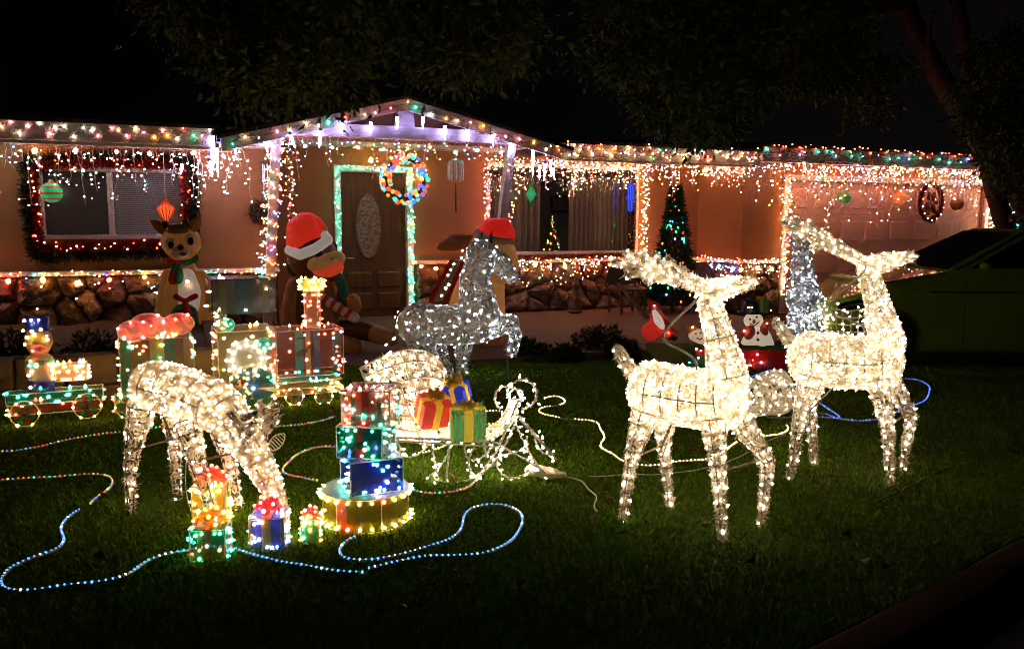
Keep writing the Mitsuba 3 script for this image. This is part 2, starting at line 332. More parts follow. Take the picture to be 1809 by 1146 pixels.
n = 90; ly = 2.4 + 5 * rng.random(n) ** 1.3; lx = (rng.random(n) - .5) * 1.25 * ly
sel = contains_xy(lawn_poly.buffer(-.1), lx, ly); lx, ly = lx[sel], ly[sel]; n = len(lx)
lv = leaf_mesh(np.stack([lx, ly, gz(lx, ly) + .025 + .02 * rng.random(n)], 1), np.c_[rng.normal(size=(n, 2)), rng.normal(0, .25, n)], rng.uniform(.04, .09, n), rng.uniform(.025, .05, n), rng)
add('fallen_leaves', lv, 'm_leaf', color=np.repeat(np.array([[.13, .055, .02]]) * rng.uniform(.4, 1.3, (n, 1)), 5, 0)); labels['fallen_leaves'] = {'label': 'dry brown leaves scattered over the grass', 'category': 'leaves', 'kind': 'stuff'}

# ================================================================== THE HOUSE
hs = thing('house', 'single storey tan stucco house with gabled porch and string lights', 'house')
Z0, ZT = -.25, 2.42
w1 = (-6.24, 1.2, -4.52, 2.12)                       # window 1 in the left wall: s0 z0 s1 z1
w2 = (0.30, .87, 3.28, 2.44)                          # picture window in the porch wall
dr_ = (-2.30, slab_z, -1.00, 2.33)                    # door and frame
gd = (5.57, -.19, 10.55, 2.2)                         # garage door
S_L, S_R, S_END = -3.35, 4.6, 11.3
def wall_panel(s0, s1, z0, z1, t, holes=(), th=.18):
    p = sbox(s0, z0, s1, z1)
    for h in holes: p = p.difference(sbox(*h))
    m = trimesh.creation.extrude_polygon(p, th, engine='earcut'); v = np.array(m.vertices)
    m.vertices = np.c_[v[:, 0], t + v[:, 2], v[:, 1]]; m.invert(); m.fix_normals(); return house(m)
walls = [wall_panel(-9.6, S_L, Z0, ZT, .55, [w1]), wall_panel(S_L - .18, S_R + .18, Z0, 2.6, TP, [w2, dr_]), wall_panel(S_R, S_END, Z0, 2.56, .55, [gd]),
         house(bx((S_L - .18, .731, Z0), (S_L, TP - .001, 2.6))), house(bx((S_R, .731, Z0), (S_R + .18, TP - .001, 2.6))), house(bx((S_END - .18, .731, Z0), (S_END, 8, 2.56)))]
for w_ in walls: add(hs + '__wall', w_, 'm_stucco')
# fascia boards, trim, soffits
add(hs + '__fascia', house(bx((-9.7, 0, 2.40), (-4.14, .04, 2.64), .008)), 'm_trim', label='wide pale fascia board of the left eave')
add(hs + '__fascia', house(bx((0.9, 0, 2.42), (4.48, .04, 2.66), .008)), 'm_trim', label='pale fascia board above the picture window')
add(hs + '__fascia', house(bx((4.52, -.03, 2.52), (11.6, .01, 2.75), .008)), 'm_trim', label='pale fascia board above the garage door')
for m_ in [bx((-9.7, -.02, 2.345), (-4.13, .05, 2.395), .008), bx((.9, -.02, 2.37), (4.48, .05, 2.415), .008), bx((4.52, -.05, 2.465), (11.6, .02, 2.515), .008)]: add(hs + '__trim', house(m_), 'm_trim')
for m_ in [bx((-9.7, .05, 2.42), (S_L, .9, 2.46)), bx((-4.0, .06, 2.605), (.95, 2.3, 2.65)), bx((.95, .05, 2.605), (S_R, 2.3, 2.65)), bx((S_R, .05, 2.56), (11.6, .9, 2.6))]: add(hs + '__soffit', house(m_), 'm_trim')
# gable
gp = [(-4.07, 2.52), (-1.62, 3.17), (.90, 2.55)]
def rake(a, b, w, t0, t1):
    a, b = np.array(a), np.array(b); d = unit(b - a); nrm = np.array([-d[1], d[0]]); nrm = nrm if nrm[1] > 0 else -nrm
    m = trimesh.creation.extrude_polygon(Polygon([a, b, b - [0, w], a - [0, w]]), t1 - t0, engine='earcut'); v = np.array(m.vertices)
    m.vertices = np.c_[v[:, 0], t0 + v[:, 2], v[:, 1]]; m.fix_normals(); return house(m)
add(hs + '__rake', rake(gp[0], gp[1], .19, -.06, -.01), 'm_trim', label='left sloping board of the porch gable')
add(hs + '__rake', rake(gp[1], gp[2], .19, -.06, -.01), 'm_trim', label='right sloping board of the porch gable')
add(hs + '__tie_beam', house(bx((-3.5, -.005, 2.585), (.14, .09, 2.76), .006)), 'm_trim')
gi = trimesh.creation.extrude_polygon(Polygon([(-3.9, 2.56), (-1.62, 3.14), (.7, 2.56)]), .06, engine='earcut'); gv = np.array(gi.vertices); gi.vertices = np.c_[gv[:, 0], .3 + gv[:, 2], gv[:, 1]]; gi.fix_normals()
add(hs + '__gable_wall', house(gi), 'm_stucco')
kp_ = trimesh.creation.extrude_polygon(Polygon([(-1.76, 2.74), (-1.46, 2.74), (-1.48, 2.98), (-1.72, 2.98)]), .07, engine='earcut'); gv = np.array(kp_.vertices); kp_.vertices = np.c_[gv[:, 0], .1 + gv[:, 2], gv[:, 1]]; kp_.fix_normals()
add(hs + '__king_post', house(kp_), 'm_trim')
def roofslab(q):                                      # q: four (s, t, z) corners, with a small thickness
    v = np.array(q, float); v = np.vstack([v, v - [0, 0, .05]]); return house(trimesh.convex.convex_hull(v))
for m_ in [roofslab([(-9.8, -.04, 2.66), (-4.1, -.04, 2.66), (-4.1, 5.5, 3.2), (-9.8, 5.5, 3.2)]), roofslab([(.86, -.04, 2.68), (4.5, -.04, 2.68), (4.5, 5.5, 3.2), (.86, 5.5, 3.2)]),
    roofslab([(4.5, -.06, 2.77), (11.7, -.06, 2.77), (11.7, 5.5, 3.3), (4.5, 5.5, 3.3)]), roofslab([(-4.12, -.1, 2.535), (-1.62, -.1, 3.185), (-1.62, 5, 3.185), (-4.12, 5, 2.535)]), roofslab([(-1.62, -.1, 3.186), (.95, -.1, 2.566), (.95, 5, 2.566), (-1.62, 5, 3.186)])]: add(hs + '__roof', m_, 'm_roof')
# porch posts, slightly raked as in the picture
for (s0, s1, nm) in ((-3.36, -3.56, 'left porch post wrapped in colored minis'), (.02, -.32, 'right porch post leaning beside the picture window')):
    v = [(s + ds, .12 + dt, z) for s, z in ((s0, 2.6), (s1, slab_z)) for ds in (-.06, .06) for dt in (-.06, .06)]
    add(hs + '__post', house(trimesh.convex.convex_hull(np.array(v))), 'm_trim', label=nm)
# ledge and rubble wainscot
LEDZ = .80
for m_ in [bx((-9.6, .40, LEDZ - .06), (S_L + .02, .57, LEDZ), .01), bx((dr_[2] + .02, TP - .16, LEDZ - .06), (S_R - .15, TP + .02, LEDZ), .01), bx((S_R - .16, .40, LEDZ - .058), (S_R + .02, TP - .01, LEDZ - .002), .01), bx((S_R + .021, .40, LEDZ - .06), (gd[0] - .1, .57, LEDZ), .01)]: add(hs + '__ledge', house(m_), 'm_trim')
def rubble(holder, s0, s1, z0, z1, cell, depth, place, m, seed, nm='stone', flatten=1.0):
    """Irregular field stones filling a rectangle; place(s, d, z) puts them in the world, d = how far they stand out."""
    from scipy.spatial import Voronoi
    r = np.random.default_rng(seed); w, h = s1 - s0, z1 - z0; n = max(3, int(w * h / cell ** 2))
    P = np.c_[s0 + w * r.random(n), z0 + h * r.random(n)]
    for it in range(3):
        Q = np.vstack([P, [2 * s0, 0] + P * [-1, 1], [2 * s1, 0] + P * [-1, 1], [0, 2 * z0] + P * [1, -1], [0, 2 * z1] + P * [1, -1]]); vo = Voronoi(Q)
        cells = [Polygon(vo.vertices[vo.regions[vo.point_region[i]]]) for i in range(n)]
        if it < 2: P = P * .55 + .45 * np.array([c.centroid.coords[0] for c in cells])
    for c in cells:
        q = c.buffer(-.04).buffer(.030, quad_segs=2).segmentize(.09); q = Polygon(np.array(q.exterior.coords) + r.normal(0, .007, (len(q.exterior.coords), 2))).buffer(0) if q.geom_type == 'Polygon' and not q.is_empty else q
        if q.is_empty or q.geom_type != 'Polygon' or q.area < .004: continue
        b = np.array(q.exterior.coords)[:-1]; k = len(b); ce = b.mean(0); d = depth * r.uniform(.6, 1.25) * flatten; sl = r.normal(0, .12, 2)
        ring = lambda f, dd: np.c_[ce + (b - ce) * f, dd + (b - ce) @ sl * np.minimum(1, np.asarray(dd) / depth)]
        rows = [ring(1.0, 0.0), ring(.96, d * r.uniform(.35, .7, k)), ring(.78, d * r.uniform(.75, 1.05, k)), ring(.42, d * r.uniform(.85, 1.2, k))]
        vv = np.vstack(rows + [[[*ce, d * 1.02]]]); f = []
        for a in range(3):
            for j in range(k):
                x, y = a * k + j, a * k + (j + 1) % k; f += [[x, y, y + k], [x, y + k, x + k]]
        for j in range(k): f.append([3 * k + j, 3 * k + (j + 1) % k, 4 * k])
        mm = tm(place(vv[:, 0], vv[:, 2], vv[:, 1]), f); mm.invert() if False else None
        add(holder + '__' + nm, mm, m, smooth=55)
wn = hs + '__wainscot'
add(wn, cat([house(bx((-9.6, .50, Z0), (S_L - .01, .549, LEDZ - .062))), house(bx((dr_[2] + .02, TP - .05, Z0), (S_R - .05, TP - .001, LEDZ - .062))), house(bx((S_R - .05, .5, Z0), (S_R - .001, TP - .051, LEDZ - .062))), house(bx((S_R, .5, Z0), (gd[0] - .12, .549, LEDZ - .062)))]), 'm_brown', label='rubble stone lower part of the house wall')
rubble(wn, -7.4, S_L - .02, -.02, LEDZ - .07, .40, .13, lambda s, d, z: hw(s, .505 - d, z), 'm_stone', 1)
rubble(wn, dr_[2] + .04, S_R - .14, slab_z, LEDZ - .07, .36, .11, lambda s, d, z: hw(s, TP - .045 - d, z), 'm_stone', 2)
rubble(wn, .52, TP - .12, slab_z, LEDZ - .07, .3, .07, lambda s, d, z: hw(S_R - .045 - d, s, z), 'm_stone', 3)
rubble(wn, S_R + .0, gd[0] - .14, -.2, LEDZ - .07, .3, .08, lambda s, d, z: hw(s, .505 - d, z), 'm_stone', 4)
# windows
def frame(s0, z0, s1, z1, w, t0, t1, c=.006): return cat([bx((s0, t0, z0), (s0 + w, t1, z1), c), bx((s1 - w, t0, z0), (s1, t1, z1), c), bx((s0 + w - .001, t0 + .001, z1 - w), (s1 - w + .001, t1 - .001, z1), c), bx((s0 + w - .001, t0 + .001, z0), (s1 - w + .001, t1 - .001, z0 + w), c)])
def window(rect, t, muntin, label):
    k = fresh(hs + '__window'); s0, z0, s1, z1 = rect
    add(k, house(frame(s0, z0, s1, z1, .055, t - .035, t + .10)), 'm_trim', label=label)
    if muntin: add(k + '__mullion', house(bx((muntin - .035, t - .028, z0 + .05), (muntin + .035, t + .06, z1 - .05), .006)), 'm_trim')
    edges = [s0 + .05] + ([muntin] if muntin else []) + [s1 - .05]
    for a, b in zip(edges[:-1], edges[1:]): add(k + '__pane', house(tm([(a, t + .03, z0 + .05), (b, t + .03, z0 + .05), (b, t + .03, z1 - .05), (a, t + .03, z1 - .05)], [[0, 1, 2], [0, 2, 3]])), 'm_pane')
    d = t + .35; q = [((s0, d), (s1, d))]
    add(k + '__room', house(cat([bx((s0 - .3, t + 1.3, z0 - .3), (s1 + .3, t + 1.33, z1 + .1)), bx((s0 - .33, t + .2, z0 - .3), (s0 - .3, t + 1.3, z1 + .1)), bx((s1 + .3, t + .2, z0 - .3), (s1 + .33, t + 1.3, z1 + .1)), bx((s0 - .3, t + .2, z0 - .33), (s1 + .3, t + 1.3, z0 - .3)), bx((s0 - .3, t + .2, z1 + .1), (s1 + .3, t + 1.3, z1 + .13))])), 'm_room')
    return k
wk = window(w1, .55, -5.42, 'white sliding window in the left wall')
zs = np.arange(w1[1] + .06, w1[3] - .06, .026)
add(wk + '__blind', house(cat([bx((-5.38, .645, z), (w1[2] - .06, .668, z + .019)) for z in zs])), 'm_blind', kind='stuff', label='closed horizontal blind behind the right pane')
add(wk + '__blind', house(cat([bx((w1[0] + .06, .70, z), (-5.46, .703, z + .0265)) for z in zs])), 'm_room', kind='stuff', label='dark screen behind the left pane')
wk2 = window(w2, TP, None, 'wide picture window in the porch wall')
def pleats(s0, s1, z0, z1, t, n, amp, seed):
    r = np.random.default_rng(seed); u = np.linspace(0, 1, n * 8 + 1); ss = s0 + (s1 - s0) * u; d = amp * np.sin(u * n * 2 * np.pi + .5 * np.sin(u * 17)) * (1 + .4 * np.sin(u * 9)); v, f = [], []
    for z in (z0, z1): v += [(s, t + x, z) for s, x in zip(ss, d)]
    m = len(ss)
    for i in range(m - 1): f += [[i, i + 1, i + 1 + m], [i, i + 1 + m, i + m]]
    return house(tm(v, f))
add(wk2 + '__curtain', pleats(w2[0] + .05, 1.42, w2[1], w2[3], TP + .28, 9, .035, 1), 'm_curtain', smooth=True)
add(wk2 + '__curtain', pleats(2.0, w2[2] - .05, w2[1], w2[3], TP + .28, 13, .035, 2), 'm_curtain', smooth=True)
a_, b_ = hp(975, 345, TP + 1.2), hp(1010, 376, TP + 1.2)
add(wk2 + '__picture', house(frame(a_[0], b_[1], b_[0], a_[1], .04, TP + 1.24, TP + 1.28)), 'm_black')
# front door
dk = hs + '__door'
s0, z0, s1, z1 = dr_
add(dk, house(cat([bx((s0 + .12, TP + .05, z0), (s1 - .12, TP + .09, z1 - .11))])), 'm_door', label='dark brown wooden front door with oval glass')
add(dk + '__frame', house(cat([bx((s0, TP - .05, z0), (s0 + .115, TP + .12, z1), .01), bx((s1 - .115, TP - .05, z0), (s1, TP + .12, z1), .01), bx((s0 + .114, TP - .049, z1 - .11), (s1 - .114, TP + .119, z1 - .001), .01)])), 'm_trim')
oc = hp(651, 400, TP + .04); ow, oh = .21, .52
an = np.linspace(0, 2 * np.pi, 40, endpoint=False)
add(dk + '__oval_frame', house(tubes(np.stack([oc[0] + ow * np.cos(an), 0 * an + TP + .045, oc[1] + oh * np.sin(an)], 1)[None], .02, 6, closed=True)), 'm_door', smooth=True)
def lace_c(p, n, uv):
    a = (p.x * HE[0] + p.y * HE[1]); v = mikit.fbm(a * 30, 1.7, p.z * 30, 3)
    return mikit.mix((.12, .10, .075), (.24, .21, .165), mikit.smoothstep(.35, .65, v))
def lace_h(p, n, uv): return .006 * mikit.fbm((p.x * HE[0] + p.y * HE[1]) * 35, .3, p.z * 35, 2)
scene['m_lace'] = {'type': 'twosided', 'b': {'type': 'bumpmap', 'arbitrary': {'type': 'principled', 'base_color': mikit.proc(lace_c), 'roughness': .12, 'specular': .8}, 'bump_texture': mikit.proc(lace_h, .003)}}
ov = trimesh.creation.extrude_polygon(Polygon(np.c_[ow * np.cos(an), oh * np.sin(an)]), .02, engine='earcut'); v = np.array(ov.vertices); ov.vertices = np.c_[oc[0] + v[:, 0], TP + .03 + v[:, 2], oc[1] + v[:, 1]]; ov.fix_normals()
add(dk + '__glass', house(ov), 'm_lace', label='frosted oval glass with leaded pattern')
for (za, zb) in ((-.0, .28), (.36, .62)):
    for sa, sb in ((s0 + .22, -1.70), (-1.60, s1 - .22)): add(dk + '__panel', house(bx((sa, TP + .02, za), (sb, TP + .06, zb), .02)), 'm_door')
add(dk + '__handle', house(tube([(s0 + .2, TP + .04, .85), (s0 + .2, TP - .03, .85), (s0 + .3, TP - .03, .85)], .012)), 'm_metal', smooth=40)
# garage door
gk = hs + '__garage_door'; s0, z0, s1, z1 = gd; gt = .62
add(gk, house(bx((s0, gt + .012, z0), (s1, gt + .05, z1))), 'm_garage', label='pale sectional garage door with raised panels')
add(gk + '__frame', house(cat([bx((s0 - .11, .50, z0), (s0 - .001, .60, z1 + .11), .01), bx((s1 + .001, .50, z0), (s1 + .11, .60, z1 + .11), .01), bx((s0, .502, z1), (s1, .598, z1 + .108), .01)])), 'm_trim')
rows, cols = 4, 8; hh, ww = (z1 - z0) / rows, (s1 - s0) / cols
for r_ in range(rows):
    add(gk + '__section', house(bx((s0 + .004, gt, z0 + r_ * hh + .006), (s1 - .004, gt + .0125, z0 + (r_ + 1) * hh - .006), .004)), 'm_garage')
    for c_ in range(cols):
        a = (s0 + c_ * ww + .08, z0 + r_ * hh + .12); b = (s0 + (c_ + 1) * ww - .08, z0 + (r_ + 1) * hh - .12)
        add(gk + '__panel', house(bx((a[0], gt - .018, a[1]), (b[0], gt + .002, b[1]), .016)), 'm_garage')
# raised planter at the left, in tan blocks
pk = thing('garden_wall', 'low garden wall of rough tan stone blocks enclosing the bed below the left window', 'garden wall')
PZ = .38
add(pk + '__core', house(cat([bx((-9, PL_T + .10, -.3), (PL_R - .10, PL_T + .42, PZ - .03)), bx((PL_R - .42, PL_T + .421, -.3), (PL_R - .101, -.4, PZ - .05))])), 'm_brown')
v = np.array([(s, t) for s in np.linspace(-9, PL_R - .2, 50) for t in np.linspace(PL_T + .2, .48, 36)]); nz = meshkit.fbm(np.c_[v * 2.5, 0 * v[:, 0]], 3); gx = np.c_[v, .05 + .14 * nz]
f = [[i * 36 + j, (i + 1) * 36 + j, (i + 1) * 36 + j + 1] for i in range(49) for j in range(35)] + [[i * 36 + j, (i + 1) * 36 + j + 1, i * 36 + j + 1] for i in range(49) for j in range(35)]
add(pk + '__soil', house(tm(gx, f)), 'm_bark', smooth=True)
def ashlar(holder, s0, s1, z0, z1, hrow, wblk, place, m, seed):
    r = np.random.default_rng(seed); z = z0; row = 0
    while z < z1 - .02:
        h = min(hrow * r.uniform(.85, 1.15), z1 - z); h = z1 - z if z1 - z - h < .05 else h; s = s0 - (row % 2) * wblk * .4
        while s < s1:
            w = wblk * r.uniform(.7, 1.4); a, b = max(s, s0), min(s + w, s1)
            if b - a > .05:
                m0 = bx((a + .006, 0, z + .006), (b - .006, .12 + r.uniform(-.02, .02), z + h - .006), .018); m0 = m0.subdivide(); vv = np.array(m0.vertices); vv += (meshkit.noise(vv * 17 + seed)[:, None] - .5) * .02
                m0.vertices = place(vv[:, 0], vv[:, 1], vv[:, 2]); m0.fix_normals(); add(holder + '__stone', m0, m, smooth=50)
            s += w
        z += h; row += 1
ashlar(pk, -8.3, PL_R, -.05, PZ + .02, .215, .42, lambda s, d, z: hw(s, PL_T + .12 - d, z), 'm_tan', 3)
ashlar(pk, PL_T + .14, -.4, -.2, PZ, .29, .5, lambda s, d, z: hw(PL_R - .12 + d, s, z), 'm_tan', 4)

# ================================================================== STRING LIGHTS ON THE HOUSE
def hline(*pts): return [hw(*p) for p in pts]
zig = lambda s0, s1, za, zb, t, n: [hw(s, t, za if i % 2 else zb) for i, s in enumerate(np.linspace(s0, s1, n))]
PASTEL = {'warm': 4, 'white': 4, 'pink': 3, 'amber': 2, 'green': 1.2, 'red': 1}
light_string('string_lights', 'sparse pastel bulbs zigzagging over the pale fascia above the left window', zig(-8.8, -4.2, 2.61, 2.45, -.035, 34), .145, PASTEL, .012, 20, 21, jit=.012)
light_string('icicle_lights', 'white icicle lights hanging from the left eave over the window', hline((-8.8, .05, 2.33), (-4.2, .05, 2.34)), .050, {'white': 5, 'cool': 7, 'pink': 2.4, 'warm': 1.4, 'green': .5, 'red': .5, 'blue': .4}, .0115, 9, 22, wire='m_wire_white', drop=(.06, .74, .065), dense=.66, swing=.03)
light_string('icicle_lights', 'dense drop of white icicle lights between left eave and porch post', hline((-4.35, .02, 2.36), (-4.0, .1, 2.34), (-3.75, .2, 2.36)), .06, {'white': 8, 'cool': 5, 'warm': 1, 'pink': .5}, .0145, 8, 23, wire='m_wire_white', drop=(.15, .95, .07), dense=.75, swing=.04)
light_string('string_lights', 'large colored bulbs glowing under the left eave', hline((-8.8, .35, 2.30), (-4.0, .35, 2.31)), .42, {'red': 2, 'pink': 2, 'warm': 2, 'teal': 2, 'amber': 1.5}, .03, 13, 24, jit=.02)
light_string('string_lights', 'large colored bulbs glowing under the ledge on the left stone wall', hline((-8.8, .33, .69), (-3.6, .33, .69)), .36, {'warm': 3, 'red': 2.2, 'amber': 3, 'teal': 1.4, 'green': 1, 'yellow': 2}, .032, 17, 25, jit=.02)
light_string('string_lights', 'small multicolored lights along the ledge below the left window', hline((-8.8, .36, .76), (-3.5, .36, .77)), .05, MULTI, .0115, 8, 26, jit=.02)
light_string('icicle_lights', 'white icicle lights hanging over the left stone wall', hline((-8.8, .30, .74), (-4.4, .30, .74)), .10, {'white': 6, 'warm': 4, 'pink': 2, 'violet': 1, 'red': .6}, .0125, 8, 27, drop=(.05, .5, .08), dense=.6)
light_string('string_lights', 'multicolored lights wound round the left porch post', [hw(-3.36 - .2 * u + .1 * math.cos(u * 75), .12 + .1 * math.sin(u * 75), 2.55 - 2.0 * u) for u in np.linspace(0, 1, 260)], .028, {'pink': 4, 'warm': 3, 'red': 2, 'teal': 2, 'blue': 1.4, 'amber': 2}, .0115, 7, 28, wire='m_wire_white', jit=.02)
light_string('string_lights', 'multicolored strand dangling beside the left porch post', hline((-3.2, .1, 2.5), (-3.22, .1, .85)), .022, {'pink': 4, 'warm': 3, 'red': 2, 'teal': 2, 'blue': 1.4, 'amber': 2}, .0115, 7, 29, wire='m_wire_white', jit=.035)
light_string('string_lights', 'widely spaced bulbs along the sloping gable boards', hline((-4.0, -.1, 2.44), (-1.62, -.1, 3.04), (.85, -.1, 2.47)), .2, {'warm': 4, 'white': 3, 'amber': 2, 'pink': 1.5, 'teal': 1.5, 'red': 1}, .016, 9, 30, jit=.03)
light_string('icicle_lights', 'multicolored icicle lights hanging under the porch beam', hline((-3.35, .0, 2.58), (0, .0, 2.58)), .055, {'pink': 5, 'warm': 3, 'red': 2.4, 'amber': 2.5, 'teal': 1.6, 'blue': 1.3, 'white': 2, 'violet': 1.5}, .0112, 9, 31, wire='m_wire_white', drop=(.04, .5, .075), dense=.62, swing=.035)
light_string('string_lights', 'large colored bulbs behind the porch beam', hline((-3.3, .5, 2.5), (.0, .5, 2.5)), .36, {'red': 2, 'amber': 2, 'warm': 2, 'teal': 2, 'sky': 1}, .028, 12, 32)
light_string('string_lights', 'warm multicolored lights massed on the fascia above the picture window', zig(.5, 4.4, 2.64, 2.46, -.04, 30), .05, WARMMIX, .0125, 8, 33, jit=.025)
light_string('icicle_lights', 'thick warm icicle lights hanging over the picture window', hline((.45, .04, 2.38), (4.3, .04, 2.40)), .030, WARMMIX, .0112, 9, 34, wire='m_wire_white', drop=(.05, .42, .06), dense=.8, swing=.03)
light_string('string_lights', 'warm bulbs crowded along the top of the picture window', hline((.25, 1.70, 2.48), (3.35, 1.70, 2.48)), .035, {'warm': 6, 'red': 2, 'amber': 3, 'pink': 2}, .014, 9, 35, jit=.04)
light_string('icicle_lights', 'warm white icicle fringe across the top of the picture window glass', hline((.35, 1.72, 2.44), (3.2, 1.72, 2.44)), .036, {'warm': 8, 'white': 2, 'red': .5}, .0125, 8, 36, wire='m_wire_white', drop=(.06, .44, .06), dense=.75, swing=.03)
light_string('string_lights', 'dense warm lights down the right side of the picture window', hline((3.34, 1.72, 2.45), (3.34, 1.72, .80)), .013, {'warm': 7, 'amber': 2, 'red': 2, 'white': 2, 'teal': .4}, .0125, 9, 37, jit=.035)
light_string('string_lights', 'red and white lights down the left side of the picture window', hline((.24, 1.70, 2.44), (.24, 1.70, 1.2)), .02, {'warm': 4, 'red': 4, 'pink': 3, 'blue': 1}, .0135, 9, 38, jit=.03)
light_string('string_lights', 'multicolored strand running down beside the right porch post', hline((.25, .1, 2.35), (-.12, .1, 1.2)), .03, {'warm': 4, 'pink': 2, 'red': 1.5, 'amber': 2}, .012, 7, 39, jit=.035)
light_string('string_lights', 'multicolored bulbs glowing on the stone wall under the picture window', hline((.2, 1.62, .70), (4.4, 1.62, .72)), .30, {'red': 3, 'amber': 3, 'pink': 1.5, 'green': 1, 'blue': 1, 'yellow': 1}, .032, 14, 40)
light_string('icicle_lights', 'dense multicolored icicle lights under the picture window sill', hline((.3, 1.6, .84), (3.3, 1.6, .86)), .034, {'warm': 6, 'red': 2.4, 'amber': 3, 'pink': 2, 'blue': .6, 'green': .6}, .0125, 8, 41, drop=(.04, .42, .055), dense=.8, swing=.03)
light_string('string_lights', 'red and amber bulbs between the door and the porch post', hline((-.95, 1.62, .7), (-.2, 1.62, .72)), .3, {'red': 2, 'amber': 3}, .034, 15, 42)
light_string('string_lights', 'green lights edging the top and left of the front door', hline((-2.24, 1.82, .6), (-2.24, 1.82, 2.28), (-1.06, 1.82, 2.28)), .042, {'teal': 6, 'green': 5, 'white': 1, 'warm': .6}, .0125, 8, 43, jit=.018)
light_string('string_lights', 'green and yellow lights down the right side of the front door', hline((-1.05, 1.82, 2.2), (-1.05, 1.82, .1)), .024, {'teal': 6, 'green': 5, 'yellow': 2.4, 'blue': 1, 'white': 1, 'red': .6}, .0135, 9, 44, jit=.022)
light_string('string_lights', 'large yellow bulbs in the porch around the door top', hline((-1.75, 1.6, 2.4), (-.95, 1.7, 2.2)), .5, {'yellow': 3, 'amber': 2}, .035, 22, 45)
light_string('string_lights', 'pink and orange lights bunched along the eave corner beside the garage', hline((4.45, -.02, 2.40), (4.45, .9, 2.38), (4.4, 1.75, 2.36)), .016, {'pink': 3, 'warm': 4, 'amber': 3, 'red': 2, 'white': 1}, .0125, 8, 46, jit=.05)
light_string('icicle_lights', 'white icicle lights on the blank wall left of the garage door', hline((4.3, -.02, 2.42), (5.6, -.02, 2.44)), .06, {'white': 7, 'warm': 4, 'amber': 2, 'pink': 1, 'blue': .6}, .0145, 8, 47, drop=(.06, .8, .09), dense=.6, swing=.03)
light_string('string_lights', 'red lights along the top edge of the garage fascia', hline((4.55, -.07, 2.74), (10.9, -.07, 2.75)), .105, {'red': 9, 'pink': 2}, .0145, 8, 48, jit=.02)
light_string('string_lights', 'green and blue lights along the middle of the garage fascia', hline((4.55, -.06, 2.62), (10.9, -.06, 2.63)), .16, {'teal': 6, 'green': 3, 'sky': 2, 'pink': 2}, .0145, 8, 49, jit=.04)
light_string('icicle_lights', 'dense multicolored icicle lights above the garage door', hline((4.8, -.03, 2.48), (11.0, -.03, 2.49)), .030, {'white': 4, 'warm': 4, 'pink': 5, 'red': 3, 'amber': 2, 'blue': 1.4, 'teal': 1.2}, .0125, 11, 50, drop=(.04, .36, .06), dense=.8, swing=.035)
light_string('icicle_lights', 'long thin warm white icicle lights hanging in front of the garage door', hline((5.6, .2, 2.46), (10.5, .2, 2.47)), .046, {'warm': 6, 'white': 3, 'amber': 1, 'pink': 5}, .0115, 8, 51, wire='m_wire_white', drop=(.3, 1.15, .12), dense=.4, swing=.04)
light_string('string_lights', 'large colored bulbs under the garage eave', hline((4.9, .3, 2.42), (11, .3, 2.43)), .42, {'warm': 4, 'amber': 3, 'red': 2, 'pink': 2, 'teal': 1, 'blue': 1}, .032, 26, 52)
light_string('string_lights', 'thick red and warm lights down the left jamb of the garage door', hline((5.48, .42, 2.25), (5.48, .42, .2)), .013, {'warm': 4, 'red': 4, 'amber': 3, 'pink': 2, 'white': 2, 'teal': .5}, .0135, 8, 53, jit=.04)
light_string('string_lights', 'thick warm lights down the right jamb of the garage door', hline((10.64, .42, 2.25), (10.64, .42, .5)), .014, {'warm': 6, 'white': 3, 'pink': 2, 'amber': 2, 'red': 1.5}, .014, 12, 54, jit=.05)
light_string('string_lights', 'sparse violet and white lights on the far corner of the house', hline((11.25, .4, 2.4), (11.25, .4, .9)), .03, {'white': 4, 'violet': 2, 'pink': 2, 'blue': 1, 'teal': 1}, .015, 8, 55, jit=.06)
light_string('string_lights', 'red and multicolored lights along the ledge left of the garage', hline((4.45, 1.6, .77), (4.45, .38, .77), (5.4, .36, .77)), .024, {'red': 4, 'pink': 2, 'warm': 3, 'blue': .8, 'teal': .8}, .0125, 8, 56, jit=.03)
light_string('string_lights', 'large colored bulbs on the stone wall left of the garage', hline((4.40, 1.5, .66), (4.4, .33, .66), (5.4, .30, .66)), .33, {'amber': 3, 'green': 2, 'blue': 2, 'pink': 2}, .034, 14, 57)
light_string('icicle_lights', 'small multicolored icicle lights on the stone wall behind the seesaw', hline((3.4, 1.6, .74), (4.35, 1.5, .74), (4.4, .4, .74), (5.3, .32, .74)), .05, {'pink': 3, 'warm': 4, 'red': 2, 'green': 1, 'white': 2}, .013, 8, 58, drop=(.1, .6, .08), dense=.6)
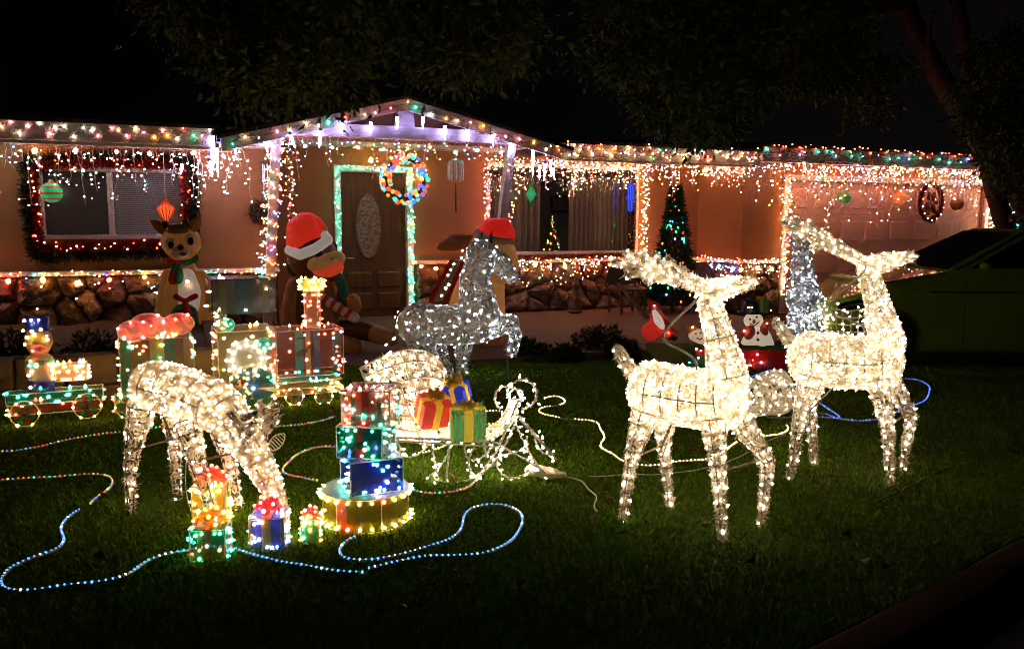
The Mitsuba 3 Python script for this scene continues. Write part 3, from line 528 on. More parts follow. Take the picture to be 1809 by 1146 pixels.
# meteor tubes: straight translucent icicles, violet white
def meteor(px, y0, y1, t, label, dx=0.0, r=.02):
    k = thing('icicle_tube', label, 'tube light', 'violet white icicle tubes under the eaves')
    a, b = hp(px, y0, t), hp(px + dx, y1, t); A, Bq = hw(a[0], t, a[1]), hw(b[0], t, b[1]); q = np.linspace(0, 1, 7)[:, None]; P = A + (Bq - A) * q
    add(k, tube(P, [r, r * 1.05, r, r * .9, r * .75, r * .5, r * .18], 8), 'm_black', smooth=40, emit=np.array([.5, .38, 1.0]) * 15)
    add(k + '__cap', tube([A + (A - Bq) * .16, A + (A - Bq) * .0], r * 1.12, 8), 'm_dark')
    add(k + '__cord', tube([A + (A - Bq) * .16, A + (A - Bq) * .16 + [0, 0, .10]], .004, 4), 'm_wire_dark')
for i, (px, y0, y1, dx, lb) in enumerate([(513, 238, 262, 8, 'next to the left porch post'), (566, 232, 262, -2, 'second from the left porch post'), (607, 214, 236, -4, 'over the left half of the door wall'), (655, 216, 236, 0, 'above the front door'), (702, 206, 228, 0, 'left of the gable center'), (747, 206, 228, 0, 'right of the gable center'), (786, 223, 247, 0, 'above the wall lantern'), (826, 229, 250, 2, 'midway to the right porch post'), (868, 239, 259, 4, 'just left of the right porch post')]):
    meteor(px, y0, y1, -.10, 'violet white icicle tube under the gable, ' + lb, dx)
for px, y0, y1, dx, lb in [(376, 240, 300, 1, 'longest one at the left eave end'), (383, 262, 312, 2, 'right of the longest at the eave end'), (370, 285, 310, 4, 'lowest at the left eave end'), (416, 256, 274, 0, 'alone on the short eave left of the post'), (468, 247, 270, 5, 'close to the left porch post top'), (322, 290, 308, -3, 'at the right top corner of the left window')]:
    meteor(px, y0, y1, -.02, 'violet white icicle tube, ' + lb, dx)
for px, y0, y1, dx, lb in [(906, 244, 272, -4, 'fat one on the right porch post'), (942, 264, 312, -1, 'tall one right of the right porch post'), (953, 292, 318, 0, 'second right of the right porch post'), (963, 290, 320, -3, 'third right of the right porch post'), (972, 282, 312, 2, 'fourth right of the right porch post'), (976, 296, 318, 4, 'last in the row over the picture window')]:
    meteor(px, y0, y1, -.02, 'violet white icicle tube, ' + lb, dx, r=.034 if px == 906 else .021)

# ================================================================== WIRE FRAME ANIMALS COVERED IN LAMPS
def strands(mesh, n, ln, r, rng, lift=.004, curl=.6, base=(.88, .80, .66), var=.2, flat=True):
    """Short curved strips lying on a skin, as one mesh with a colour per strip."""
    seed = int(rng.integers(1 << 30)); P, fi = trimesh.sample.sample_surface(mesh, n, seed=seed); N = np.array(mesh.face_normals)[fi]
    T = unit(np.cross(N, rng.normal(size=P.shape))); S = np.cross(N, T); L = ln * rng.uniform(.5, 1.5, n); q = np.linspace(-.5, .5, 4)
    c = rng.normal(0, curl, n)
    pts = P[:, None] + T[:, None] * (q[None, :, None] * L[:, None, None]) + S[:, None] * ((q ** 2)[None, :, None] * (c * L)[:, None, None] * 2) + N[:, None] * (lift * (rng.random(n) * 2 - .4)[:, None, None] - (q ** 2)[None, :, None] * (.25 * L)[:, None, None])
    if flat:                                     # thin plastic strips: one sheet each, lying on the skin
        w = (r * rng.uniform(.6, 1.35, n))[:, None, None] * np.array([.55, 1, 1, .55])[None, :, None]; sd = unit(S + N * rng.normal(0, .35, (n, 1)))[:, None]
        v = np.stack([pts - sd * w, pts + sd * w], 2).reshape(n, 8, 3); a = np.arange(n)[:, None, None] * 8; f = np.array([[0, 2, 3], [0, 3, 1], [2, 4, 5], [2, 5, 3], [4, 6, 7], [4, 7, 5]])[None]; m = tm(v.reshape(-1, 3), (a + f).reshape(-1, 3))
    else: m = tubes(pts, r * rng.uniform(.6, 1.35, n), 3)
    col = np.array(base) * (1 + var * (rng.random((n, 1)) - .6)) ; return m, np.repeat(col, len(m.vertices) // n, 0)
def frame_of(chain, step, r, longs=6, sides=4):
    """Rings and long rods of a wire frame round one chain."""
    C = np.array([c for c, _ in chain], float); R = np.array([np.mean(np.atleast_1d(q)) if np.ndim(q) == 0 else np.mean(q) for _, q in chain], float)
    both = resample(np.c_[C, R], step) if len(chain) > 1 else None
    if both is None or len(both) < 2: return None
    c, rad = both[:, :3], both[:, 3]; T = unit(np.gradient(c, axis=0)); ref = np.array([0.13, 1, 0.07]); A = unit(np.cross(T, ref)); Bn = np.cross(T, A); an = np.linspace(0, 2 * np.pi, 14, endpoint=False)
    ring = c[:, None] + rad[:, None, None] * 1.0 * (np.cos(an)[None, :, None] * A[:, None] + np.sin(an)[None, :, None] * Bn[:, None])
    out = [tubes(ring, r, sides, closed=True)]
    al = np.linspace(0, 2 * np.pi, longs, endpoint=False) + .4
    out.append(tubes(np.stack([c + rad[:, None] * (math.cos(a) * A + math.sin(a) * Bn) for a in al]), r, sides))
    return cat(out)
def lit_part(key, chains, place, rng, n_strand, ln, sr, n_bulb, br, L, mix, base, wire, frame_step=.085, wr=.0035, edge=.03, m='m_strand', curl=.6, lift=.005, shape='spin', longs=6, var=.3, inner=True):
    skin = blob(chains, edge, 6); skin.vertices = place(np.array(skin.vertices))
    if np.linalg.det(np.stack([place(np.eye(3)[i][None])[0] - place(np.zeros((1, 3)))[0] for i in range(3)])) < 0: skin.invert()
    m0, c0 = strands(skin, n_strand, ln, sr, rng, lift, curl, base, var, m == 'm_strand'); add(key, m0, m, color=c0)
    fr = cat([x for x in (frame_of([(place(np.array([p], float))[0], q) for p, q in ch], frame_step, wr, longs) for ch in chains) if x is not None] or [None]) if any(len(c) > 1 for c in chains) else None
    if fr is not None: add(key + '__frame', fr, wire)
    if n_bulb:
        P, fi = trimesh.sample.sample_surface_even(skin, n_bulb, seed=int(rng.integers(1 << 30))); N = np.array(skin.face_normals)[fi]
        off = br * 1.2 - br * 1.6 * rng.random((len(P), 1))
        if m == 'm_strand' and inner:              # every third lamp hangs inside the frame and shines out through the strips
            rad = np.mean([np.mean(q) for ch in chains[:1] for _, q in ch]); ins = np.arange(len(P)) % 6 == 0; off[ins, 0] = -rad * rng.uniform(.35, .6, ins.sum())
        bulbs(key, P + N * off, N + rng.normal(0, .7, N.shape), br, mix, L, rng, shape)
    return skin
def placer(pos, heading, scale=1.0, z=0.0):
    h = unit(np.array([*heading, 0.0])); s = np.array([-h[1], h[0], 0])
    return lambda v: np.array([pos[0], pos[1], z]) + scale * (v[:, 0:1] * h + v[:, 1:2] * s + v[:, 2:3] * [0, 0, 1.0])
DEER_L = 6.5
def deer(label, pos, heading, scale, pose, seed, wire, L=DEER_L, base=(.90, .82, .68), z=0.0, rise=.11):
    rng = np.random.default_rng(seed); key = thing('lighted_deer', label, 'light-up deer', 'wire deer covered in white lights'); pl = placer(pos, heading, scale, z)
    mix = {'ivory': 1}; kw = dict(mix=mix, base=base, wire=wire)
    A = lambda nm, ch, ns, nb, **k: lit_part(key + '__' + nm, ch, pl, rng, ns, k.pop('ln', .048), k.pop('sr', .0027), nb, k.pop('br', .0076), L * {'body': .6, 'neck': .7, 'leg': 1.7}.get(nm, .85), **{**kw, **k})
    if pose == 'alert':
        A('body', [[((-.22, 0, .645), (.12, .12, .150)), ((0, 0, .635), (.12, .115, .142)), ((.13, 0, .65), (.12, .12, .152))]], 3400, 360)
        A('neck', [[((.155, 0, .76), .095), ((.105, 0, .96), .062), ((.05, 0, 1.12), .050)]], 1500, 165)
        A('head', [[((.05, 0, 1.155), .056), ((.13, 0, 1.185), .044), ((.25, 0, 1.215), .019)]], 1000, 80)
        for s in (-1, 1):
            ax = lambda u: (.02 - .42 * u, s * (.035 + .075 * u), 1.185 + rise * u)
            A('antler', [[(ax(0), .020), (ax(.45), .024), (ax(1), .010)]] + [[(ax(u), .016), ((ax(u)[0] - .05, ax(u)[1] * 1.2, ax(u)[2] + h), .007)] for u, h in ((.2, .06), (.38, .085), (.56, .085), (.74, .075), (.5, -.045), (.7, -.04))], 900, 62, ln=.034, sr=.0034, lift=.010)
        A('tail', [[((-.33, 0, .73), .032), ((-.41, 0, .84), .02)]], 200, 7)
        leg = lambda pts, nb=36: A('leg', [pts], 560, nb, ln=.045, sr=.0028, frame_step=.07, longs=4, br=.0068)
        leg([((-.22, -.085, .56), .066), ((-.27, -.13, .33), .032), ((-.30, -.155, .015), .017)]); leg([((-.18, .085, .56), .066), ((-.20, .135, .34), .032), ((-.16, .155, .015), .017)])
        leg([((.12, -.085, .56), .060), ((.17, -.14, .33), .032), ((.205, -.155, .015), .017)]); leg([((.18, .085, .56), .060), ((.33, .135, .34), .032), ((.31, .155, .015), .017)])
    else:
        A('body', [[((-.20, 0, .645), (.115, .115, .125)), ((0, 0, .625), (.115, .115, .12)), ((.17, 0, .575), (.12, .115, .12))]], 4600, 330)
        A('neck', [[((.22, 0, .565), .105), ((.33, 0, .45), .085), ((.42, 0, .33), .066)]], 1900, 140)
        A('head', [[((.435, 0, .315), .066), ((.50, 0, .205), .048), ((.565, 0, .09), .024)]], 1400, 74)
        for s in (-1, 1):
            A('antler', [[((.41, .05 * s, .40), .018), ((.41, .09 * s, .50), .018), ((.36, .11 * s, .58), .010)]] + [[((.41, .07 * s, .45 + .05 * i), .013), ((.48 + .012 * i, .09 * s, .50 + .045 * i), .006)] for i in range(3)], 420, 10, ln=.03, sr=.0032, lift=.010)
            add(key + '__ear', *ear(pl, np.array([.44, .065 * s, .36]), np.array([.46, .17 * s, .42]), .03, rng, base)[:2], color=ear.col)
        A('tail', [[((-.31, 0, .69), .028), ((-.35, 0, .60), .016)]], 160, 5)
        leg = lambda pts, nb=30: A('leg', [pts], 540, nb, ln=.045, sr=.0028, frame_step=.07, longs=4, br=.0068)
        leg([((-.21, -.085, .55), .066), ((-.25, -.125, .31), .032), ((-.26, -.14, .015), .017)]); leg([((-.18, .085, .55), .064), ((-.21, .125, .31), .032), ((-.22, .14, .015), .017)])
        leg([((.07, -.085, .50), .060), ((.18, -.12, .26), .032), ((.28, -.135, .015), .017)]); leg([((.11, .085, .49), .058), ((.15, .12, .27), .032), ((.185, .13, .015), .017)])
    # rods that brace the legs
    for a, b in [((-.26, -.13, .33), (-.2, .13, .34)), ((.18, -.13, .33), (.3, .13, .34)), ((-.1, -.05, .5), (-.22, .13, .30)), ((.22, -.06, .48), (.30, .135, .33))]: add(key + '__brace', tubes(np.stack([pl(np.array([a], float))[0], pl(np.array([b], float))[0]]), .0055, 6), wire, smooth=40)
    if pose == 'alert': wrapped_cord(key, pl)
    return key
def wrapped_cord(key, pl):
    p = smooth_path(pl(np.array([(.02, -.05, 1.17), (-.09, -.07, 1.02), (-.14, -.08, .93), (-.04, -.10, .88), (.04, -.12, .80)])), 30); add(key + '__cord', tubes(p, .006, 6), 'm_wire_white', smooth=60)
def ear(pl, a, b, w, rng, base):
    a, b = pl(a[None])[0], pl(b[None])[0]; q = np.linspace(0, 1, 9)[:, None]; d = unit(b - a); sd = unit(np.cross(d, [0.2, 1, .3])); ww = np.sin(q * np.pi) ** .7 * w
    loop = np.vstack([a + (b - a) * q + sd * ww, (a + (b - a) * q - sd * ww)[::-1]]); m = [tube(loop, .0035, 4)]
    for i in range(1, 8): m.append(tube([loop[i], loop[17 - i]], .0028, 3))
    m = cat(m); ear.col = np.tile(np.array(base), (len(m.vertices), 1)); return m, 'm_strand'
deer('bright white wire deer with head raised, nearest of the two standing deer', (.895, 3.955), (.86, -.50), 1.0, 'alert', 101, 'm_wire_tan', L=6.5)
deer('bright white wire deer with head raised, standing farther back beside the parked car', (1.99, 4.75), (.96, -.28), 1.07, 'alert', 102, 'm_wire_tan', L=5.5, rise=.21)
deer('white wire deer with head lowered as if grazing beside the gift boxes', (-1.63, 4.06), (.93, -.364), 1.0, 'graze', 103, 'm_brown', L=6, base=(.86, .76, .60))

# ------------------------------------------------------------------ two silver horses
def horse(label, Y, parts, seed, extra=None):
    rng = np.random.default_rng(seed); key = thing('silver_horse', label, 'light-up horse', 'silver tinsel horses with cool white lights'); k = Y / F
    mix = {'cool': 6, 'white': 1}; idp = lambda v: v
    for nm, chains, ns, nb in parts:
        ch = [[(pt(x, y, Y + dy), r * k) for x, y, dy, r in c] for c in chains]
        lit_part(key + '__' + nm, ch, idp, rng, ns, .06, .0045, nb, .0088, 11, mix, (.82, .83, .86), 'm_wire_dark', .12, .004, .035, 'm_silver', var=.7, shape='ball')
    return key, rng
hk, hr = horse('silver tinsel horse with one foreleg raised behind the sleigh', 7.75, [
    ('body', [[(738, 572, .05, 36), (800, 574, 0, 33), (846, 566, 0, 40)]], 6200, 95), ('neck', [[(846, 548, 0, 34), (838, 495, 0, 25), (850, 456, 0, 25)]], 2600, 46), ('head', [[(851, 446, 0, 25), (884, 466, 0, 18), (903, 487, 0, 11)]], 1400, 30),
    ('leg', [[(862, 578, -.08, 22), (903, 570, -.1, 13), (911, 592, -.1, 10), (905, 620, -.1, 9)]], 420, 34), ('leg', [[(820, 598, .1, 18), (816, 640, .1, 10), (818, 668, .1, 9)]], 330, 16), ('leg', [[(742, 596, -.08, 26), (758, 632, -.08, 12), (752, 672, -.08, 9)]], 420, 5), ('leg', [[(762, 596, .12, 24), (782, 634, .12, 11), (795, 664, .12, 8)]], 360, 2)], 201)
tailp = smooth_path([pt(x, y, 7.75) for x, y in ((718, 546), (702, 556), (698, 580), (694, 597), (682, 612))], 24)
add(hk + '__tail', tubes(tailp, np.linspace(.012, .006, 24), 5), 'm_wire_dark'); bulbs(hk + '__tail', tailp[::3] + hr.normal(0, .02, (8, 3)), [0, 0, 1], .0125, {'white': 1}, 9, hr, 'ball')
manep = smooth_path([pt(x, y, 7.75) for x, y in ((838, 424), (812, 452), (796, 482), (786, 512), (776, 545))], 22)
add(hk + '__mane', tubes(manep, .006, 5), 'm_brown'); bulbs(hk + '__mane', manep[::2] + hr.normal(0, .015, (11, 3)), [0, 0, 1], .0125, {'cool': 1, 'white': 1}, 9, hr, 'ball')
for x in (851, 868): add(hk + '__ear', tubes([pt(x - 3, 432, 7.7), pt(x - 1, 418, 7.7), pt(x + 1, 409, 7.7)], [.022, .018, .003], 6), 'm_wire_dark')
add(hk + '__support_rod', tubes([pt(896, 628, 7.62), pt(899, 676, 7.62)], .006, 6), 'm_metal')
hk2, hr2 = horse('silver tinsel horse seen end on, standing before the garage door', 9.6, [
    ('neck', [[(1414, 412, 0, 14), (1416, 455, 0, 15), (1420, 508, .05, 24)]], 1500, 60), ('body', [[(1420, 525, -.12, 29), (1422, 535, .35, 29)]], 2600, 95),
    ('leg', [[(1404, 560, -.1, 13), (1402, 604, -.1, 9)]], 260, 30), ('leg', [[(1440, 560, -.1, 13), (1444, 604, -.1, 9)]], 260, 26), ('leg', [[(1412, 560, .4, 11), (1412, 596, .4, 8)]], 160, 14), ('leg', [[(1434, 560, .4, 11), (1436, 596, .4, 8)]], 160, 10)], 202)
for a, b, w in (((1408, 408), (1403, 396), .03), ((1424, 412), (1433, 391), .03)):
    add(hk2 + '__ear', tubes([pt(*a, 9.55), (pt(*a, 9.55) + pt(*b, 9.55)) / 2, pt(*b, 9.55)], [.012, w, .004], 6), 'm_brown')

# ------------------------------------------------------------------ sleigh of white wire
rng = np.random.default_rng(301)
sk = thing('sleigh', 'white wire sleigh with lights, curled front and scrolled runners', 'sleigh')
def lattice(key, grid, nu, nv, n_str, nb, L=8, wr=.0062):
    """grid: (U, V, 3) points of a curved sheet, woven with rods, strips and lamps."""
    U, V = grid.shape[:2]; us = np.linspace(0, U - 1, nu).round().astype(int); vs = np.linspace(0, V - 1, nv).round().astype(int)
    gf_ = grid + np.array([.0, -.016, .004]); add(key + '__frame', cat([tubes(gf_[us], wr, 5), tubes(gf_[:, vs].transpose(1, 0, 2), wr, 5)]), 'm_cream', smooth=40)
    i, j = np.meshgrid(np.arange(U - 1), np.arange(V - 1), indexing='ij'); a = (i * V + j).ravel(); f = np.vstack([np.stack([a, a + V, a + V + 1], 1), np.stack([a, a + V + 1, a + 1], 1)]); sh = tm(grid.reshape(-1, 3), f)
    m0, c0 = strands(sh, n_str, .032, .0036, rng, .003, .5); add(key, m0, 'm_strand', color=c0)
    P, fi = trimesh.sample.sample_surface_even(sh, nb, seed=int(rng.integers(1 << 30))); bulbs(key, P + rng.normal(0, .012, P.shape), rng.normal(size=P.shape), .0078, {'ivory': 1}, L, rng, 'spin')
def sheet(left, top, right, bottom, n=24):
    """Coons patch from four edge polylines (3D)."""
    l, t, r, b = (resample(e, n=n) for e in (left, top, right, bottom)); u = np.linspace(0, 1, n)[:, None, None]; v = np.linspace(0, 1, n)[None, :, None]
    Lc = (1 - u) * t[None] + u * b[None]; Lr = (1 - v) * l[:, None] + v * r[:, None]
    bl = (1 - u) * (1 - v) * t[0] + (1 - u) * v * t[-1] + u * (1 - v) * b[0] + u * v * b[-1]; return Lc + Lr - bl
SY = 4.62
lat = sheet([pt(637, 650, SY), pt(664, 715, SY - .02), pt(700, 772, SY)], smooth_path([pt(637, 650, SY), pt(668, 634, SY + .10), pt(702, 621, SY + .22), pt(735, 617, SY + .30), pt(768, 629, SY + .37), pt(790, 664, SY + .4)], 24), [pt(790, 664, SY + .4), pt(806, 710, SY + .4), pt(812, 762, SY + .4)], [pt(700, 772, SY), pt(760, 786, SY + .1), pt(812, 762, SY + .4)])
lattice(sk + '__back', lat, 8, 8, 2200, 200, L=9)
bed = sheet([pt(690, 770, SY), pt(720, 757, SY + .38)], smooth_path([pt(720, 757, SY + .38), pt(800, 765, SY + .38), pt(868, 752, SY + .38), pt(900, 705, SY + .30)], 20), [pt(900, 705, SY + .30), pt(916, 706, SY + .05)], smooth_path([pt(690, 770, SY), pt(800, 787, SY), pt(872, 775, SY), pt(916, 706, SY + .05)], 20))
lattice(sk + '__bed', bed, 5, 14, 900, 100, L=11)
def wrapped(key, pts, r=.0085, spacing=.045, L=9, n=40, nb=None):
    p = smooth_path(pts, n) if len(pts) > 2 else resample(pts, n=n); m = [tubes(p, r * .7, 5)]
    q = resample(p, .004 if len(p) else .01); a = np.arange(len(q)) * .55; T = unit(np.gradient(q, axis=0)); A = unit(np.cross(T, [.1, 1, .2])); Bn = np.cross(T, A); m.append(tubes(q + r * (np.cos(a)[:, None] * A + np.sin(a)[:, None] * Bn), r * .4, 3))
    add(key, cat(m), 'm_wire_white', smooth=60); b = resample(p, spacing); o = rng.normal(0, .012, b.shape); bulbs(key, b + o, o, .0072, {'ivory': 1}, L * 1.3, rng, 'spin')
circ = lambda cx, cy, r, a0, a1, y: [pt(cx + r * math.cos(a), cy - r * math.sin(a), y) for a in np.linspace(a0, a1, 9)]
wrapped(sk + '__scroll', circ(896, 703, 22, -.9, 4.2, SY)); wrapped(sk + '__scroll', circ(922, 696, 26, 3.4, -1.6, SY)); wrapped(sk + '__scroll', circ(912, 698, 12, 0, 6, SY), .007)
for nm, pts in [('runner', [(766, 843), (790, 852), (830, 846), (862, 826), (890, 790), (912, 740)]), ('runner', [(914, 730), (940, 760), (965, 790), (981, 812)]), ('strut', [(905, 728), (930, 790), (962, 838)]), ('strut', [(762, 780), (768, 815), (776, 850)]), ('strut', [(795, 788), (780, 820), (757, 842)]), ('scroll', [(700, 776), (716, 806), (742, 800), (752, 780)]), ('scroll', [(822, 786), (834, 812), (860, 800), (872, 776)]),
                ('scroll', [(930, 770), (905, 800), (878, 812), (888, 838), (918, 842), (936, 824)]), ('scroll', [(945, 770), (955, 796), (978, 806)]), ('scroll', [(690, 772), (706, 794), (694, 806)]), ('strut', [(895, 745), (880, 790), (845, 838)]), ('scroll', [(838, 790), (828, 820), (838, 842)])]:
    wrapped(sk + '__' + nm, [pt(x, y, SY - .04) for x, y in pts], .007)
for a, b in [((690, 772), (885, 782)), ((690, 778), (880, 789)), ((885, 782), (916, 706)), ((795, 785), (788, 850)), ((878, 782), (962, 832)), ((918, 740), (984, 812)), ((854, 784), (860, 808))]:
    add(sk + '__rod', tubes([pt(*a, SY - .05), pt(*b, SY - .05)], .006, 6), 'm_wire_white', smooth=40)
# ------------------------------------------------------------------ a small wire sleigh basket far back, and a low white lit shape between the deer
bk = thing('wire_basket', 'openwork cream wire basket with lights behind the farther standing deer', 'wire basket')
By = 6.6; bg = np.array([[pt(1500 + 52 * math.cos(a) * (.75 + .25 * h), 600 - 58 * h - 7 * math.cos(a * 2) * h, By + .25 * math.sin(a)) for a in np.linspace(0, 2 * np.pi, 22)] for h in np.linspace(0, 1, 5)])
add(bk + '__frame', cat([tubes(bg, .0055, 4), tubes(bg[:, ::2].transpose(1, 0, 2), .0055, 4)]), 'm_wire_white', smooth=40); q = bg.reshape(-1, 3); q = q[rng.random(len(q)) < .85]; bulbs(bk, q + rng.normal(0, .02, q.shape), [0, 0, 1], .009, {'warm': 1, 'white': 2}, 5, rng, 'ball')
ck = thing('lighted_fawn', 'small white lit wire animal lying behind the two standing deer', 'light-up deer')
lit_part(ck + '__body', [[(pt(1332, 702, 5.6), .125), (pt(1372, 696, 5.7), .14)], [(pt(1350, 678, 5.65), .07), (pt(1378, 668, 5.65), .06)]], lambda v: v, rng, 900, .05, .0045, 70, .008, 5, {'ivory': 1}, (.8, .72, .56), 'm_wire_white')

# ================================================================== GIFTS
def vcat(items):                                # join (mesh, colour) pairs into one mesh with colours
    return cat([m for m, _ in items]), np.vstack([np.tile(c, (len(m.vertices), 1)) for m, c in items])
def turned(m, c, yaw, tilt=0.0, roll=0.0):
    m = m.copy(); R = trimesh.transformations.euler_matrix(tilt, roll, yaw, 'sxyz'); m.apply_transform(R); m.apply_translation(c); return m
def bow(key, c, r, color, n, rng, L, mix, op=.6):
    ms = []
    for i in range(n):
        a = i * 2 * np.pi / n * 2.39; rr = r * (.35 + .5 * (i / n)); z = r * (.75 - .75 * i / n) + .2 * r; s = trimesh.creation.icosphere(subdivisions=2, radius=r * .36); s.apply_scale([1, .8, .75]); s.apply_translation(c + [rr * math.cos(a), rr * math.sin(a), z]); add(key, s, film(color, op), smooth=True) if False else ms.append(s)
    for i, s in enumerate(ms): add(key + '__loop', s, film(color, op), smooth=True)
    P = np.array([s.centroid + unit(s.centroid - c + [0, -.3 * r, 0]) * r * .32 for s in ms]); bulbs(key, P, [0, 0, 1], .0085, mix, L, rng, 'ball')
def lit_box(key, c, size, yaw, color, rng, mix, L, ribbon=None, op=.42, nb=10, stripes=None, rw=.05, top=None, br=.0085, wires='m_wire_white'):
    """A wire frame box skinned in coloured vinyl, with ribbon bands and lamps on its faces."""
    w, d, h = size; R = lambda v: (np.asarray(v, float) @ np.array([[math.cos(yaw), math.sin(yaw), 0], [-math.sin(yaw), math.cos(yaw), 0], [0, 0, 1]])) + c
    cs = np.array([(x, y, z) for x in (-w / 2, w / 2) for y in (-d / 2, d / 2) for z in (0, h)]); E_ = [(0, 1), (2, 3), (4, 5), (6, 7), (0, 2), (1, 3), (4, 6), (5, 7), (0, 4), (1, 5), (2, 6), (3, 7)]
    add(key + '__frame', cat([tubes(R(cs[list(e)]), .0035, 5) for e in E_]), wires)
    faces = {'front': ((-w / 2, -d / 2, 0), (w, 0, 0), (0, 0, h)), 'back': ((w / 2, d / 2, 0), (-w, 0, 0), (0, 0, h)), 'left': ((-w / 2, d / 2, 0), (0, -d, 0), (0, 0, h)), 'right': ((w / 2, -d / 2, 0), (0, d, 0), (0, 0, h)), 'top': ((-w / 2, -d / 2, h), (w, 0, 0), (0, d, 0))}
    P, D = [], []
    for nm, (o, u, v) in faces.items():
        o, u, v = map(np.array, (o, u, v)); g = np.array([[o + u * a + v * b for b in np.linspace(0, 1, 7)] for a in np.linspace(0, 1, 7)]); nrm = unit(np.cross(u, v)); bul = rng.normal(0, .0035, (7, 7, 1)); bul[[0, -1]] = 0; bul[:, [0, -1]] = 0; g = g + nrm * bul
        i, j = np.meshgrid(np.arange(6), np.arange(6), indexing='ij'); a = (i * 7 + j).ravel(); f = np.vstack([np.stack([a, a + 7, a + 8], 1), np.stack([a, a + 8, a + 1], 1)])
        add(key + '__panel', tm(R(g.reshape(-1, 3)), f), film(top if (top and nm == 'top') else color, op), smooth=True)
        if ribbon is not None and nm != 'back':
            e = nrm * .004; hb = rw / 2 / np.linalg.norm(u); q = [o + u * (.5 - hb) + e, o + u * (.5 + hb) + e, o + u * (.5 + hb) + v + e, o + u * (.5 - hb) + v + e]; add(key + '__ribbon', tm(R(np.array(q)), [[0, 1, 2], [0, 2, 3]]), film(ribbon, .75))
        if stripes and nm in ('front', 'left', 'right'):
            for (x0, x1, sc) in stripes:
                e = nrm * .0055; q = [o + u * x0 + e, o + u * x1 + e, o + u * x1 + v + e, o + u * x0 + v + e]; add(key + '__stripe', tm(R(np.array(q)), [[0, 1, 2], [0, 2, 3]]), film(sc, .6))
        if nm in ('front', 'left', 'right', 'top'):
            k = max(2, int(nb * np.linalg.norm(u) * np.linalg.norm(v) / (w * h))) if nm != 'top' else max(2, nb // 3); ab = rng.random((k, 2)) * .86 + .07; ab[: k // 2, 1] = np.where(rng.random(k // 2) < .5, .1, .9)
            P.append(o + ab[:, :1] * u + ab[:, 1:] * v + nrm * .006); D.append(np.tile(nrm, (k, 1)))
    bulbs(key, R(np.vstack(P)), np.vstack(D), br, mix, L, rng, 'spin')
rng = np.random.default_rng(401); GL = 9
tk = lambda label, group=None: thing('gift_box', label, 'gift box', group)
b0 = gr(633, 944); b0 = b0 + [0, .21, 0]
g = tk('round yellow lit gift box with red band at the bottom of the tower')
an = np.linspace(0, 2 * np.pi, 25)[:-1]; rr, hh = .215, .165
ring = lambda z: np.stack([b0[0] + rr * np.cos(an), b0[1] + rr * .95 * np.sin(an), 0 * an + z], 1)
v = np.vstack([ring(0.0), ring(hh)]); f = [[i, (i + 1) % 24, (i + 1) % 24 + 24] for i in range(24)] + [[i, (i + 1) % 24 + 24, i + 24] for i in range(24)]; add(g + '__side', tm(v, f), film((.42, .34, .02), .42), smooth=True)
add(g + '__lid', tm(np.vstack([ring(hh), [[*b0[:2], hh + .004]]]), [[i, (i + 1) % 24, 24] for i in range(24)]), film((.75, .7, .55), .5)); add(g + '__frame', cat([tubes(ring(z)[None], .0035, 5, closed=True) for z in (.002, hh)] + [tubes([ring(0)[i], ring(hh)[i]], .003, 4) for i in range(0, 24, 4)]), 'm_wire_white')
aa = np.linspace(3.85, 4.1, 6) + .35; q = np.vstack([np.stack([b0[0] + (rr + .004) * np.cos(aa), b0[1] + (rr * .95 + .004) * np.sin(aa), 0 * aa + z], 1) for z in (0, hh)]); add(g + '__ribbon', tm(q, [[i, i + 1, i + 7] for i in range(5)] + [[i, i + 7, i + 6] for i in range(5)]), film((.8, .08, .04), .75))
ab = np.linspace(2.9, 6.6, 15); P = np.vstack([np.stack([b0[0] + (rr + .012) * np.cos(ab), b0[1] + (rr + .004) * np.sin(ab), 0 * ab + z], 1) for z in (.025, hh - .012)]); bulbs(g, P, P - b0, .0095, {'yellow': 9, 'red': 1, 'warm': 2}, 12, rng, 'spin')
g = tk('dark blue lit gift box turned sideways, third from the top of the tower'); lit_box(g, np.array([b0[0] + .035, b0[1] - .02, hh + .008]), (.26, .22, .165), .42, (.008, .02, .22), rng, {'blue': 5, 'cool': 4, 'teal': 3}, GL, None, .8, 12)
g = tk('green lit gift box with red ribbon, second from the top of the tower'); lit_box(g, np.array([b0[0] + .01, b0[1], hh + .178]), (.23, .22, .155), -.15, (.004, .07, .035), rng, {'teal': 6, 'green': 3, 'white': 2}, GL, (.5, .03, .02), .8, 12, rw=.04)
g = tk('red lit gift box with green stripes on top of the tower'); lit_box(g, np.array([b0[0] + .035, b0[1], hh + .338]), (.235, .22, .17), -.08, (.55, .14, .10), rng, {'red': 5, 'pink': 3, 'teal': 2}, GL, (.5, .04, .03), .42, 11, stripes=[(.2, .3, (.02, .3, .2)), (.74, .84, (.02, .3, .2))], rw=.035, top=(.12, .05, .05))
c1 = gr(362, 993) + [0, .08, 0]
g = tk('green lit gift box with red ribbon and golden bow under the grazing deer'); lit_box(g, c1, (.15, .13, .14), .12, (.02, .22, .09), rng, {'green': 3, 'teal': 5, 'red': 2}, GL, (.85, .07, .03), .55, 8, rw=.04); bow(g + '__bow', c1 + [0, 0, .13], .075, (.95, .48, .03), 9, rng, 8, {'amber': 3, 'yellow': 2})
c2 = gr(366, 931) + [0, .07, 0]
g = tk('golden lit gift box with green ribbon and red bow, taller one under the grazing deer'); lit_box(g, c2, (.155, .12, .20), .1, (.95, .52, .04), rng, {'amber': 5, 'yellow': 4, 'teal': 1}, GL, (.02, .4, .15), .5, 14, rw=.03); bow(g + '__bow', c2 + [.0, 0, .19], .075, (.9, .1, .06), 9, rng, 8, {'red': 3, 'pink': 2})
